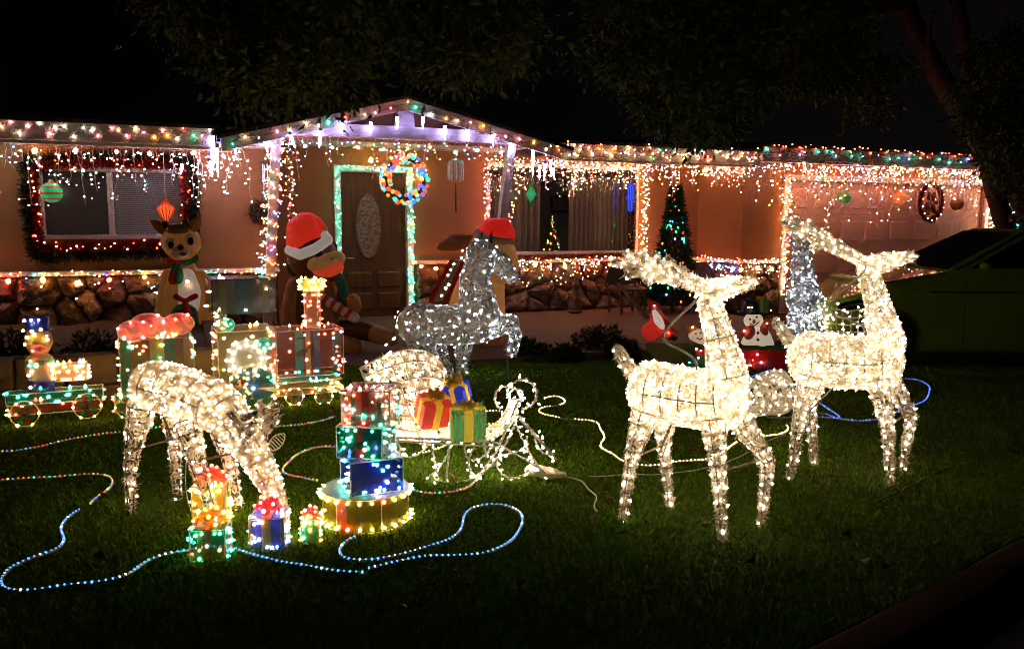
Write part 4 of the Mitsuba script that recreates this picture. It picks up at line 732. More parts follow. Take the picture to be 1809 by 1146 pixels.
c3 = gr(468, 972) + [0, .08, 0]
g = tk('blue and gold striped lit gift box with red bow at the grazing deer nose'); lit_box(g, c3, (.15, .14, .145), .1, (.05, .07, .55), rng, {'blue': 3, 'cool': 4, 'amber': 3}, GL, (.95, .55, .05), .55, 9, stripes=[(.0, .06, (.95, .55, .05)), (.92, 1, (.95, .55, .05))], rw=.04); bow(g + '__bow', c3 + [0, 0, .145], .068, (.85, .05, .05), 11, rng, 9, {'red': 3, 'pink': 3})
c4 = gr(546, 962) + [0, .05, 0]
g = tk('narrow green and gold lit gift box with red bow beside the tower'); lit_box(g, c4, (.078, .075, .115), .1, (.05, .45, .25), rng, {'teal': 4, 'amber': 3, 'white': 2}, GL, (.95, .6, .1), .5, 8, rw=.02, br=.0075); bow(g + '__bow', c4 + [0, 0, .11], .045, (.9, .08, .06), 8, rng, 9, {'red': 3, 'pink': 3})
# painted gifts lying in the sleigh
def plain_gift(label, c, size, yaw, tilt, col, rib, stripes=None):
    key = thing('wrapped_present', label, 'present', 'presents lying in the sleigh'); w, d, h = size
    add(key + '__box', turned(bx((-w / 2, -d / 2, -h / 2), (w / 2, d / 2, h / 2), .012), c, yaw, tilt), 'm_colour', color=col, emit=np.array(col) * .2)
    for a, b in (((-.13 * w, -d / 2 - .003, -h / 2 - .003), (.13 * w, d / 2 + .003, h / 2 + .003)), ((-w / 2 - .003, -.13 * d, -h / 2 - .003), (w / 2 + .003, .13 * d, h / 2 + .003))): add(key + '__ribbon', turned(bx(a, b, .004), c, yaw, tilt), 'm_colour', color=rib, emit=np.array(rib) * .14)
    if stripes is not None:
        for x in np.linspace(-.45, .45, 8):
            if abs(x) > .14: add(key + '__stripe', turned(bx((x * w - .006, -d / 2 - .002, -h / 2), (x * w + .006, d / 2 + .002, h / 2 + .002)), c, yaw, tilt), 'm_colour', color=stripes)
    ms = []
    for i in range(6):
        s = trimesh.creation.icosphere(subdivisions=1, radius=.026); s.apply_scale([1.4, .7, .7]); s.apply_transform(trimesh.transformations.euler_matrix(0, -.5, i * 1.05)); s.apply_translation([.028 * math.cos(i * 1.05), .028 * math.sin(i * 1.05), h / 2 + .015]); ms.append(s)
    add(key + '__bow', turned(cat(ms), c, yaw, tilt), 'm_colour', smooth=True, color=rib)
    return key
plain_gift('red present with gold ribbon and green dots leaning in the sleigh', pt(765, 724, 4.66), (.17, .15, .17), .5, .45, (.62, .04, .02), (.9, .45, .03))
plain_gift('bright blue present with gold ribbon, topmost in the sleigh', pt(808, 693, 4.72), (.13, .12, .13), -.4, .5, (.02, .04, .5), (.9, .5, .04))
plain_gift('green and yellow striped present at the front of the sleigh', pt(826, 745, 4.62), (.2, .16, .17), .15, .25, (.05, .38, .09), (.9, .62, .05), (.88, .78, .3))
bgk = thing('plastic_bag', 'crumpled white plastic bag on the grass at the sleigh front', 'bag')
pb = blob([[(pt(942, 830, 4.62), (.05, .04, .035)), (pt(975, 836, 4.6), (.05, .045, .03))], [(pt(975, 836, 4.6), .025), (pt(997, 838, 4.58), .014)]], .012, 3); vv = np.array(pb.vertices); pb.vertices = vv + np.array(pb.vertex_normals) * (meshkit.fbm(vv * 40, 3)[:, None] - .5) * .02
add(bgk, pb, 'm_cream', smooth=True)

# ================================================================== LIT TRAIN ON THE LAWN
rng = np.random.default_rng(501); TL = 7
td = unit(np.array([2.13, 1.02, 0])); tn = np.array([td[1], -td[0], 0]); tyaw = math.atan2(td[1], td[0])
def on_line(px, y0px, A, d):                    # where a pixel's ray meets the upright plane through A along d
    n = np.array([d[1], -d[0], 0]); r = ray(px, y0px); k = ((A - EYE) @ n) / (r @ n); return EYE + r * k
TA = gr(98, 748)
def wheel(key, c, r, rng, seg=(.02, .25, .14), spokes=8):
    an = np.linspace(0, 2 * np.pi, 25)[:-1]; P = c + r * (np.cos(an)[:, None] * td + np.sin(an)[:, None] * np.array([0, 0, 1.0]))
    k = fresh(key + '__wheel'); add(k, tubes(P[None], .005, 5, closed=True), 'm_wire_white')
    for s in range(spokes):
        a = np.linspace(s, s + .8, 4) * 2 * np.pi / spokes; q = np.vstack([[c + tn * .003], c + tn * .003 + r * .78 * (np.cos(a)[:, None] * td + np.sin(a)[:, None] * np.array([0, 0, 1.0]))]); add(k + '__segment', tm(q, [[0, 1, 2], [0, 2, 3], [0, 3, 4]]), film(seg if s % 2 else (.35, .06, .03), .7))
    hub = trimesh.creation.icosphere(subdivisions=1, radius=r * .16); hub.apply_translation(c + tn * .01); add(k + '__hub', hub, 'm_black', smooth=True)
    b = P[::4] + tn * .012; bulbs(k, b, tn, .0105, {'yellow': 5, 'warm': 2}, TL, rng, 'spin')
def tbox(key, c, size, color, mix, nb, **k): lit_box(key, c, size, tyaw, color, rng, mix, TL, nb=nb, br=.0115, **k)
fc = thing('flat_rail_car', 'low green lit toy railway car carrying the figure in the dark hat', 'toy railway car', 'lit toy train on the lawn')
c = on_line(99, 722, TA, td)
tbox(fc + '__deck', np.array([c[0], c[1], .155]) - tn * -.0 - tn * .08, (.62, .16, .08), (.01, .14, .08), {'teal': 1}, 9, op=.5)
tbox(fc + '__chassis', np.array([c[0], c[1], .08]) - tn * .08, (.60, .14, .075), (.25, .03, .015), {'red': 1, 'warm': 1}, 4, op=.6)
for px, py in ((43, 731), (154, 717)): wheel(fc, on_line(px, py, TA + tn * .02, td), .092, rng)
tf = thing('toy_figure', 'lit wire figure with tall dark blue hat standing on the flat rail car', 'light-up figure')
fp = on_line(74, 690, TA - tn * .08, td); kf = np.linalg.norm(fp - EYE) / F
fx = lambda px, py: on_line(px, py, TA - tn * .08, td)
def glow(key, m, col, op=.5): add(key, m, film(col, op), smooth=True)
def lathe(c, prof, n=20):
    an = np.linspace(0, 2 * np.pi, n, endpoint=False); v = np.vstack([np.stack([r * np.cos(an), r * np.sin(an), 0 * an + z], 1) for r, z in prof]) + c; f = []
    for i in range(len(prof) - 1):
        for j in range(n): a, b = i * n + j, i * n + (j + 1) % n; f += [[a, b, b + n], [a, b + n, a + n]]
    m = tm(v, f); m.fix_normals() if m.is_watertight else None; return m
base_z = .236
glow(tf + '__trousers', lathe(np.array([fp[0], fp[1], base_z]), [(.0, 0), (.085, 0), (.09, .07), (.08, .085), (0, .085)]), (.02, .03, .2), .7)
glow(tf + '__body', lathe(np.array([fp[0], fp[1], base_z + .085]), [(0, 0), (.08, 0), (.10, .08), (.085, .16), (.05, .19), (0, .19)]), (.6, .52, .3), .45)
glow(tf + '__belt', lathe(np.array([fp[0], fp[1], base_z + .20]), [(.094, 0), (.098, .015), (.092, .035)]), (.02, .4, .25), .7)
glow(tf + '__head', lathe(np.array([fp[0], fp[1], base_z + .27]), [(0, 0), (.06, .01), (.095, .08), (.085, .14), (.05, .17), (0, .175)]), (.65, .42, .25), .5)
glow(tf + '__muzzle', blob([[(np.array([fp[0], fp[1], base_z + .32]) + tn * .08, (.05, .04, .035))]], .02, 2), (.7, .15, .12), .6)
glow(tf + '__hat', lathe(np.array([fp[0], fp[1], base_z + .44]), [(0, 0), (.1, 0), (.1, .012), (.075, .015), (.08, .1), (0, .1)]), (.02, .03, .25), .75)
for nm, q, mix in [('hat', [(45, 564), (57, 563), (70, 562)], {'cool': 1}), ('hat', [(43, 581), (58, 582), (74, 579), (46, 605)], {'yellow': 1}), ('head', [(50, 593), (62, 588), (84, 590), (85, 597)], {'yellow': 1}), ('body', [(60, 616), (56, 634), (58, 652), (66, 640), (88, 640)], {'pink': 1, 'red': 1}), ('belt', [(54, 642), (66, 643)], {'teal': 1}), ('body', [(53, 659), (56, 680), (93, 650), (95, 640)], {'warm': 1})]:
    bulbs(tf + '__' + nm, [fx(x, y) + tn * .1 for x, y in q], tn, .0125, mix, TL, rng, 'spin')
dc = fx(127, 668) + tn * .04
tbox(tf + '__drum', np.array([dc[0], dc[1], dc[2]]), (.21, .12, .115), (.75, .45, .2), {'warm': 3, 'pink': 3, 'yellow': 2, 'red': 2}, 22, op=.45)
gc_ = thing('gift_rail_car', 'lit toy railway car shaped like a striped gift with pink bow', 'toy railway car', 'lit toy train on the lawn')
c = on_line(282, 716, TA, td); gb = np.array([c[0], c[1], .12]) - tn * .18
tbox(gc_ + '__box', gb, (.52, .36, .46), (.34, .22, .10), {'warm': 3, 'yellow': 3, 'teal': 3, 'red': 1.4}, 22, op=.2, stripes=[(.02, .15, (.02, .35, .22)), (.62, .74, (.02, .35, .22)), (.86, .97, (.75, .3, .15))], ribbon=(.85, .7, .2), rw=.1)
tbox(gc_ + '__chassis', np.array([c[0], c[1], .04]) - tn * .18, (.62, .34, .07), (.03, .25, .15), {'teal': 2, 'red': 2, 'yellow': 1}, 6, op=.5)
for dx in (-.22, .22): wheel(gc_, np.array([c[0], c[1], .085]) + td * dx + tn * .02, .085, rng)
for dx, dz, r in ((-.15, .05, .1), (-.05, .09, .11), (.08, .06, .1), (.17, .09, .1)):
    p = gb + td * dx + np.array([0, 0, .46 + dz]); a = np.linspace(0, 2 * np.pi, 21)[:-1]; lp = p + r * (np.cos(a)[:, None] * td * 1.15 + np.sin(a)[:, None] * np.array([0, 0, .85])); k = fresh(gc_ + '__bow_loop'); add(k, tm(np.vstack([lp + tn * .02, [p + tn * .05], [p - tn * .02]]), [[i, (i + 1) % 20, 20] for i in range(20)] + [[(i + 1) % 20, i, 21] for i in range(20)]), film((.9, .35, .28), .55), smooth=True); add(k + '__wire', tubes(lp[None] + tn * .02, .004, 5, closed=True), 'm_wire_white'); bulbs(k, lp[[3, 9, 14]] + tn * .045, tn, .0125, {'red': 2, 'pink': 3}, TL, rng, 'spin')
lo = thing('toy_locomotive', 'lit toy locomotive with dark striped cab roof and funnel', 'toy locomotive', 'lit toy train on the lawn')
LA = gr(447, 722); lx_ = lambda px, py, d=0.0: on_line(px, py, LA + tn * d, td)
def lb(nm, x0, x1, y0, y1, dep, col, mix, nb, **k):
    a, b = lx_(x0, y1), lx_(x1, y0); w = abs((b - a) @ td); h = b[2] - a[2]; c = (a + b) / 2; tbox(lo + '__' + nm, np.array([c[0], c[1], a[2]]) - tn * dep / 2, (w, dep, h), col, mix, nb, **k)
lb('cab', 388, 486, 582, 692, .42, (.34, .28, .10), {'yellow': 4, 'warm': 3, 'red': 2}, 16, op=.22, stripes=[(.93, 1, (.8, .1, .06))])
lb('roof', 376, 486, 492, 556, .5, (.06, .06, .05), {'warm': 1}, 1, op=.8, stripes=[(.36, .62, (.02, .14, .18)), (.1, .22, (.2, .16, .04)), (.78, .9, (.2, .16, .04))], wires='m_wire_dark')
lb('roof_post', 390, 400, 556, 582, .4, (.1, .1, .08), {'warm': 1}, 1, op=.6)
lb('boiler', 490, 606, 580, 668, .34, (.24, .045, .03), {'red': 5, 'pink': 4, 'teal': 1}, 20, op=.26, stripes=[(.83, .94, (.02, .2, .2)), (.27, .39, (.02, .35, .25)), (.42, .50, (.5, .4, .1)), (.55, .64, (.05, .1, .3))])
lb('running_board', 488, 604, 668, 678, .36, (.02, .4, .25), {'teal': 1}, 6, op=.6)
lb('chassis', 400, 606, 680, 708, .3, (.42, .28, .06), {'yellow': 4, 'red': 1}, 12, op=.45)
lb('funnel', 543, 565, 514, 580, .1, (.5, .3, .16), {'red': 3, 'pink': 1, 'warm': 1}, 9, op=.2); lb('funnel_top', 535, 572, 494, 514, .16, (.65, .55, .12), {'yellow': 1}, 12, op=.5)
c = lx_(436, 634, .02); a = np.linspace(0, 2 * np.pi, 25)[:-1]
for rr_, nm in ((.155, 'window'), (.11, 'window_ring')):
    P = c + rr_ * (np.cos(a)[:, None] * td + np.sin(a)[:, None] * np.array([0, 0, 1.0])); add(lo + '__' + nm, tm(np.vstack([P, [c + tn * .004]]), [[i, (i + 1) % 24, 24] for i in range(24)]) if nm == 'window' else tubes(P[None], .005, 5, closed=True), film((.6, .58, .54), .45) if nm == 'window' else 'm_wire_white'); bulbs(lo + '__' + nm, P[::2] + tn * .015, tn, .0125, {'white': 1}, TL, rng, 'spin')
for px, py in ((402, 574), (466, 608)):
    c = lx_(px, py, .05); s = trimesh.creation.icosphere(subdivisions=2, radius=.055); s.apply_translation(c); add(lo + '__ball', s, film((.02, .45, .3), .6), smooth=True); bulbs(lo + '__ball', c + tn * .05 + rng.normal(0, .022, (3, 3)), tn, .011, {'teal': 1}, TL, rng, 'spin')
c = lx_(447, 685, .05); P = c + .185 * (np.cos(a)[:, None] * td + np.sin(a)[:, None] * np.array([0, 0, 1.0])); k = lo + '__wheel'
add(k, tubes(P[None], .007, 6, closed=True), 'm_wire_white')
for s in range(4):
    q = np.vstack([[c], c + .165 * (np.cos(a[s * 6:s * 6 + 6])[:, None] * td + np.sin(a[s * 6:s * 6 + 6])[:, None] * np.array([0, 0, 1.0]))]); add(k + '__segment', tm(q, [[0, i, i + 1] for i in range(1, 6)]), film((.02, .16, .18), .75))
bulbs(k, P[::2] + tn * .015, tn, .0125, {'yellow': 4, 'warm': 1}, TL, rng, 'spin'); bulbs(k + '__hub', [c + tn * .02], tn, .016, {'sky': 1}, 14, rng, 'ball')
for px in (520, 572): wheel(lo, lx_(px, 700, .03), .07, rng, (.05, .2, .1))
add(lo + '__cowcatcher', cat([tubes([lx_(598, 672, d), lx_(618, 712, d * .5 - .1)], .006, 5) for d in np.linspace(.02, -.34, 6)]), 'm_wire_white'); bulbs(lo + '__cowcatcher', [lx_(x, y, .03) for x, y in ((596, 676), (604, 684), (609, 694), (612, 704), (590, 690), (586, 676))], tn, .0125, {'yellow': 3, 'warm': 2}, TL, rng, 'spin')

# ================================================================== INFLATABLES
def fig(Y): 
    k = Y / F
    return (lambda x, y, dy=0.0: pt(x, y, Y + dy)), k
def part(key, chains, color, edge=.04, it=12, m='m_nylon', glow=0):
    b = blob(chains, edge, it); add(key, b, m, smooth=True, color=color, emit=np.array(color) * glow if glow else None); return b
def disc_on(p, n, r, sq=1.0, th=.012):            # small lens-shaped patch facing n
    s = trimesh.creation.icosphere(subdivisions=2, radius=r); s.apply_scale([1, .35, sq]); n = unit(np.array(n)); R = np.eye(4); ya = -n; xa = unit(np.cross(ya, [0, 0, 1.0])); za = np.cross(xa, ya); R[:3, 0], R[:3, 1], R[:3, 2] = xa, ya, za; s.apply_transform(R); s.apply_translation(p); return s
TAN, BRN, DBR, RED, WHT, GRN, BLK = (.38, .14, .028), (.17, .055, .02), (.075, .028, .014), (.62, .03, .015), (.72, .62, .5), (.03, .17, .09), (.012, .011, .01)
# reindeer
r_ = thing('inflatable_reindeer', 'inflatable tan reindeer wearing a scarf and holding a green present under the left window', 'inflatable figure')
P, k = fig(9.1); q = lambda x, y, dy, r: (P(x, y, dy), r * k)
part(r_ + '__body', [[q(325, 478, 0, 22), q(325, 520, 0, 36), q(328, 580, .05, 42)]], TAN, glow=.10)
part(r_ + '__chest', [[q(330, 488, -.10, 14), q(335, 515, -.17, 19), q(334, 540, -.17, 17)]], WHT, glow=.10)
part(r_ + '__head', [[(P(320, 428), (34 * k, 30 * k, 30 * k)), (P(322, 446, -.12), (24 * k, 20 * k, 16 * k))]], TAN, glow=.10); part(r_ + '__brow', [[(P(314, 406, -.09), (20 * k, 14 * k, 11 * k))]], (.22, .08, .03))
part(r_ + '__muzzle', [[(P(319, 446, -.2), (16 * k, 14 * k, 11 * k))]], WHT); add(r_ + '__nose', disc_on(P(319, 437, -.29), [0, -1, .1], 5.5 * k), 'm_colour', smooth=True, color=(.05, .02, .012)); add(r_ + '__mouth', disc_on(P(323, 449, -.292), [0, -1, -.1], 6.5 * k, .5), 'm_colour', smooth=True, color=(.35, .03, .02))
for x, y in ((301, 431), (336, 424)):
    add(r_ + '__eye', disc_on(P(x, y, -.195), [0, -1, .05], 8.5 * k, 1.25), 'm_colour', smooth=True, color=(.75, .7, .62)); add(r_ + '__eye', disc_on(P(x + 1, y + 2, -.215), [0, -1, .05], 5.2 * k, 1.3), 'm_colour', smooth=True, color=BLK)
part(r_ + '__ear', [[q(292, 410, 0, 8), q(278, 398, 0, 9), q(268, 391, 0, 3)]], TAN); part(r_ + '__ear', [[q(338, 406, 0, 8), q(346, 396, 0, 9), q(353, 384, 0, 3)]], TAN)
part(r_ + '__antler', [[q(298, 408, 0, 6), q(292, 396, 0, 6)]], DBR); part(r_ + '__antler', [[q(329, 404, 0, 7), q(328, 392, 0, 6)]], DBR)
for pts in ([(300, 488, 0, 14), (291, 530, -.08, 14), (284, 580, -.1, 13)], [(352, 490, 0, 14), (366, 530, -.05, 15), (370, 588, -.08, 13)]):
    part(r_ + '__arm', [[q(*p) for p in pts]], TAN, glow=.09); x, y, d, rr = pts[-1]; part(r_ + '__cuff', [[q(x, y + 8, d, rr + 1), q(x, y + 10, d, rr + 1)]], WHT); part(r_ + '__hoof', [[q(x, y + 16, d, rr - 1), q(x, y + 20, d, rr - 2)]], BLK)
for i, (pts, c) in enumerate([([(302, 462, -.12, 7), (320, 466, -.17, 7)], RED), ([(320, 466, -.17, 7), (343, 456, -.1, 8)], GRN), ([(312, 470, -.17, 8), (309, 482, -.2, 8)], GRN), ([(309, 482, -.2, 8), (306, 494, -.2, 9)], RED), ([(316, 480, -.21, 7), (316, 494, -.22, 8)], GRN)]): part(r_ + '__scarf', [[q(*p) for p in pts]], c, .03, 5, 'm_fabric')
part(r_ + '__present', [[(P(326, 556, -.27), (23 * k, .1, 20 * k)), (P(327, 602, -.27), (26 * k, .11, 20 * k))]], (.02, .15, .10)); add(r_ + '__ribbon', tubes([P(326, 540, -.385), P(325, 560, -.40), P(325, 610, -.40)], .018, 5), 'm_colour', color=(.6, .35, .04))
for a, b in (((327, 532), (311, 524)), ((327, 532), (345, 523)), ((327, 532), (335, 558)), ((327, 532), (325, 556))): part(r_ + '__bow', [[q(*a, -.40, 4), q(*b, -.38, 5)]], RED, .02, 4)
bulbs(r_ + '__chest', [P(331, 497, -.31)], [0, -1, 0], .016, {'warm': 1}, 8, rng, 'ball')
# sock monkey
s_ = thing('inflatable_monkey', 'inflatable brown sock monkey in red santa hat holding a candy cane by the front door', 'inflatable figure')
P, k = fig(10.5); q = lambda x, y, dy, r: (P(x, y, dy), r * k)
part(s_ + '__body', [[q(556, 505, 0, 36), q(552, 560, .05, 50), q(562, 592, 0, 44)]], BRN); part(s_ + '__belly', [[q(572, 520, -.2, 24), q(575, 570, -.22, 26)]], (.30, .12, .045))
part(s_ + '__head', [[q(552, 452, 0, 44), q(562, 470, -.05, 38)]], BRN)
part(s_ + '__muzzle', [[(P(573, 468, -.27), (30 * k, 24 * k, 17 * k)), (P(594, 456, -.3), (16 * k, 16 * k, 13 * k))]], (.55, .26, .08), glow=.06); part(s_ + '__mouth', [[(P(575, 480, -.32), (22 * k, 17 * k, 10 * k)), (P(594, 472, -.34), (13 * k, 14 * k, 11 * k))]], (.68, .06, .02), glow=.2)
for x, y in ((587, 457), (594, 453)): add(s_ + '__nostril', disc_on(P(x, y, -.425), [.3, -1, .1], 2.6 * k), 'm_colour', smooth=True, color=(.4, .32, .28))
add(s_ + '__eye', disc_on(P(561, 449, -.31), [.1, -1, .1], 9.5 * k), 'm_colour', smooth=True, color=(.28, .1, .035)); add(s_ + '__eye', disc_on(P(564, 450, -.345), [.1, -1, .1], 6.5 * k), 'm_colour', smooth=True, color=BLK)
part(s_ + '__ear', [[(P(520, 472, -.02), (14 * k, 9 * k, 16 * k))]], DBR); part(s_ + '__ear', [[(P(588, 437, .05), (8 * k, 9 * k, 12 * k))]], DBR)
hat = [[(P(545, 438, -.02), (39 * k, 37 * k, 14 * k)), (P(540, 408, 0), (30 * k, 28 * k, 16 * k)), (P(543, 390, 0), (17 * k, 17 * k, 10 * k))], [(P(545, 388, 0), 8 * k), (P(560, 392, 0), 9 * k), (P(572, 402, -.02), 6 * k)]]
hat[0][1] = (P(538, 402, 0), (31 * k, 29 * k, 22 * k)); hat[0][2] = (P(541, 387, 0), (20 * k, 19 * k, 12 * k))
part(s_ + '__hat', hat, (.75, .03, .012), glow=.2); part(s_ + '__hat_brim', [[(P(512, 442, -.16), 9 * k), (P(530, 450, -.31), 9 * k), (P(558, 439, -.34), 9 * k), (P(579, 424, -.2), 9 * k)], [(P(577, 421, -.16), 9 * k), (P(570, 412, .1), 9 * k)]], (.78, .7, .62), .03, 6, 'm_fabric', glow=.1); part(s_ + '__pompom', [[q(573, 405, -.03, 6)]], WHT, .03, 4, 'm_fabric')
part(s_ + '__arm', [[q(522, 505, -.1, 16), q(512, 550, -.2, 16), (P(512, 584, -.28), 14 * k)]], (.36, .15, .05)); part(s_ + '__arm', [[q(585, 515, -.1, 15), q(610, 548, -.22, 14), q(624, 536, -.32, 13)]], BRN); part(s_ + '__hand', [[q(624, 532, -.34, 13), q(627, 543, -.36, 11)]], (.45, .17, .05))
part(s_ + '__scarf', [[q(596, 488, -.18, 9), q(604, 505, -.26, 9), q(611, 530, -.3, 8)]], GRN, .03, 6, 'm_fabric')
ca, cb = np.array(P(566, 524, -.42)), np.array(P(626, 561, -.46))
for i in range(9): part(s_ + '__candy_cane', [[(ca + (cb - ca) * i / 9, 9 * k), (ca + (cb - ca) * (i + 1) / 9, 9 * k)]], RED if i % 2 else (.75, .66, .58), .03, 3)
part(s_ + '__leg', [[q(590, 585, -.15, 20), q(640, 583, -.4, 17), q(664, 590, -.5, 15)]], DBR); part(s_ + '__foot', [[q(664, 590, -.5, 16), q(690, 598, -.55, 13)]], (.42, .17, .055)); part(s_ + '__leg', [[q(560, 600, -.2, 20), q(590, 606, -.5, 16)]], BRN); part(s_ + '__foot', [[q(596, 606, -.5, 17), q(624, 612, -.6, 15)]], (.35, .14, .05))
# dog
d_ = thing('inflatable_dog', 'inflatable tan dog with long brown ear and red santa hat behind the silver horse', 'inflatable figure')
P, k = fig(10.9); q = lambda x, y, dy, r: (P(x, y, dy), r * k); DTN = (.58, .25, .07)
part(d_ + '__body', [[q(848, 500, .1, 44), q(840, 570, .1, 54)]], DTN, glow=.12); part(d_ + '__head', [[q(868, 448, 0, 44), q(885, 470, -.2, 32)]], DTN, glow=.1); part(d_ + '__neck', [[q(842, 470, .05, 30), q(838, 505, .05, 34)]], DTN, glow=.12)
part(d_ + '__ear', [[(P(838, 425, .0), (10 * k, 10 * k, 10 * k)), (P(808, 428, -.02), (22 * k, 11 * k, 15 * k)), (P(780, 436, -.02), (9 * k, 8 * k, 7 * k))]], (.42, .16, .05)); part(d_ + '__ear', [[q(900, 445, -.06, 12), q(906, 480, -.1, 14)]], (.4, .13, .04))
part(d_ + '__hat', [[(P(872, 412, 0), (35 * k, 32 * k, 14 * k)), (P(874, 398, 0), (24 * k, 22 * k, 13 * k))], [(P(890, 398, 0), 13 * k), (P(901, 412, -.02), 9 * k), (P(903, 424, -.03), 6 * k)]], (.62, .015, .01), glow=.25); part(d_ + '__hat_brim', [[q(843, 412, -.12, 7), q(860, 424, -.24, 8), q(886, 428, -.24, 8), q(902, 428, -.1, 7)]], (.6, .42, .34), .03, 6, 'm_fabric'); part(d_ + '__pompom', [[q(904, 430, -.05, 5)]], WHT, .03, 4, 'm_fabric')
part(d_ + '__leg', [[q(815, 590, -.2, 20), q(812, 615, -.3, 18)]], DTN); part(d_ + '__leg', [[q(868, 580, -.2, 20), q(872, 606, -.3, 18)]], DTN)
sc = [[(800, 452), (806, 470), (790, 505), (770, 530), (752, 528), (775, 490)]]
for i, (x0, x1, c) in enumerate(((0, .22, RED), (.22, .74, (.62, .38, .2)), (.74, 1, RED))):
    A0, A1, B0, B1 = np.array([795, 458]), np.array([822, 462]), np.array([756, 532]), np.array([792, 534]); a, b = A0 + (A1 - A0) * x0, A0 + (A1 - A0) * x1; c0, c1_ = B0 + (B1 - B0) * x0, B0 + (B1 - B0) * x1
    v = [P(*p, d) for p in (a, b, c1_, c0) for d in (-.30, -.27)]; add(d_ + '__scarf', trimesh.convex.convex_hull(np.array(v)), 'm_fabric', color=c)

# ================================================================== SEESAW WITH FIGURES
P, k = fig(8.35); q = lambda x, y, dy, r: (P(x, y, dy), r * k)
se = thing('toy_seesaw', 'green toy seesaw on a rounded olive rocker and red base', 'seesaw')
ro = Polygon([(x, y) for x, y in ([(1138, -606), (1300, -606)] + [(1300 - 162 * t, -606 - 50 * math.sin(math.pi * t) ** .6) for t in np.linspace(.02, .98, 24)])])
m = trimesh.creation.extrude_polygon(ro, 1.0, engine='earcut'); v = np.array(m.vertices); m.vertices = np.array([P(a, -b, .22 * c) for a, b, c in v]); m.fix_normals(); add(se + '__rocker', m, 'm_colour', smooth=45, color=(.10, .10, .015)) if False else add(se + '__rocker', m, 'm_colour', color=(.11, .105, .015))
def slab_px(x0, x1, y0, y1, dy0, dy1, c=.01): return trimesh.convex.convex_hull(np.array([P(x, y, d) for x in (x0, x1) for y in (y0, y1) for d in (dy0, dy1)]))
add(se + '__plank', slab_px(1215, 1392, 610, 617, -.16, .16), 'm_colour', color=(.03, .12, .05)); add(se + '__base', slab_px(1306, 1388, 618, 652, -.1, .14), 'm_colour', color=(.5, .02, .012))
for x, y, r in ((1318, 640, 9), (1338, 646, 9), (1356, 642, 8)): add(se + '__knob', disc_on(P(x, y, -.14), [0, -1, 0], r * k), 'm_colour', smooth=True, color=(.6, .12, .1))
bulbs(se, [P(x, y, -.16) for x, y in ((1312, 628), (1338, 626), (1330, 636), (1345, 640), (1326, 645))], [0, -1, 0], .011, {'red': 1, 'pink': 1}, 6, rng, 'ball', label=False)
sa = thing('santa_figure', 'lit santa figure in red leaning back at the left end of the seesaw', 'santa figure')
part(sa + '__robe', [[q(1150, 585, .02, 17), q(1165, 572, 0, 15), q(1160, 556, 0, 11)]], (.55, .02, .012), .03, glow=.22); part(sa + '__hat', [[q(1156, 542, 0, 9), q(1148, 534, 0, 5)], [q(1148, 534, 0, 5), q(1146, 530, .02, 3)]], (.65, .025, .012), .02, 6)
part(sa + '__head', [[q(1158, 549, -.03, 8)]], (.62, .36, .25), .02, 4); part(sa + '__beard', [[q(1157, 552, -.09, 5), q(1163, 566, -.12, 8), q(1170, 577, -.12, 5)]], (.75, .62, .52), .02, 6, glow=.22); part(sa + '__arm', [[q(1172, 568, -.05, 6), q(1184, 577, -.1, 5)]], (.55, .02, .012), .02, 4); part(sa + '__leg', [[q(1168, 580, -.08, 8), q(1182, 592, -.12, 6)]], (.62, .03, .015), .02, 5, glow=.25); part(sa + '__leg', [[q(1178, 578, -.12, 6), q(1196, 590, -.14, 5)]], (.6, .08, .05), .02, 5); part(sa + '__boot', [[q(1184, 594, -.12, 6), q(1192, 597, -.12, 5)]], BLK, .02, 4)
for x in (1155, 1160): add(sa + '__eye', disc_on(P(x, 547, -.08), [0, -1, 0], 1.3 * k), 'm_colour', color=BLK)
bulbs(sa, [P(1156, 540, -.08), P(1181, 588, -.17)], [0, -1, 0], .011, {'red': 1, 'pink': 1}, 6, rng, 'ball', label=False)
elf = thing('elf_figure', 'lit smiling figure with orange cap tilted over the green sack', 'elf figure')
part(elf + '__head', [[(P(1232, 592, -.12), (16 * k, 12 * k, 12 * k)), (P(1240, 599, -.13), (12 * k, 9 * k, 9 * k))]], (.68, .5, .36), .02, glow=.2); part(elf + '__cap', [[q(1222, 582, -.1, 10), q(1216, 577, -.1, 6)]], (.62, .27, .08), .02, 6); part(elf + '__collar', [[q(1247, 602, -.14, 6), q(1252, 608, -.14, 6)]], (.75, .5, .42), .02, 4); part(elf + '__body', [[q(1258, 600, -.05, 10), q(1250, 614, -.08, 10)]], (.6, .06, .03), .02)
for x, y in ((1229, 589), (1238, 588)): add(elf + '__eye', disc_on(P(x, y, -.235), [0, -1, 0], 1.7 * k), 'm_colour', color=BLK)
add(elf + '__smile', tubes([P(1231, 597, -.222), P(1236, 600, -.225), P(1241, 597, -.222)], .006, 5), 'm_colour', color=BLK)
bulbs(elf, [P(1252, 596, -.2), P(1224, 578, -.2)], [0, -1, 0], .01, {'warm': 1}, 6, rng, 'ball', label=False)
gs = thing('toy_sack', 'shiny green toy sack tied with a red bow below the smiling figure', 'sack')
part(gs + '__bag', [[(P(1237, 640, -.2), (25 * k, 18 * k, 15 * k)), (P(1246, 628, -.2), (18 * k, 14 * k, 10 * k))]], (.02, .13, .055), .02, 8, 'm_colour'); part(gs + '__bow', [[q(1232, 620, -.3, 5), q(1240, 624, -.32, 4), q(1250, 616, -.3, 5)]], (.6, .03, .02), .02, 4)
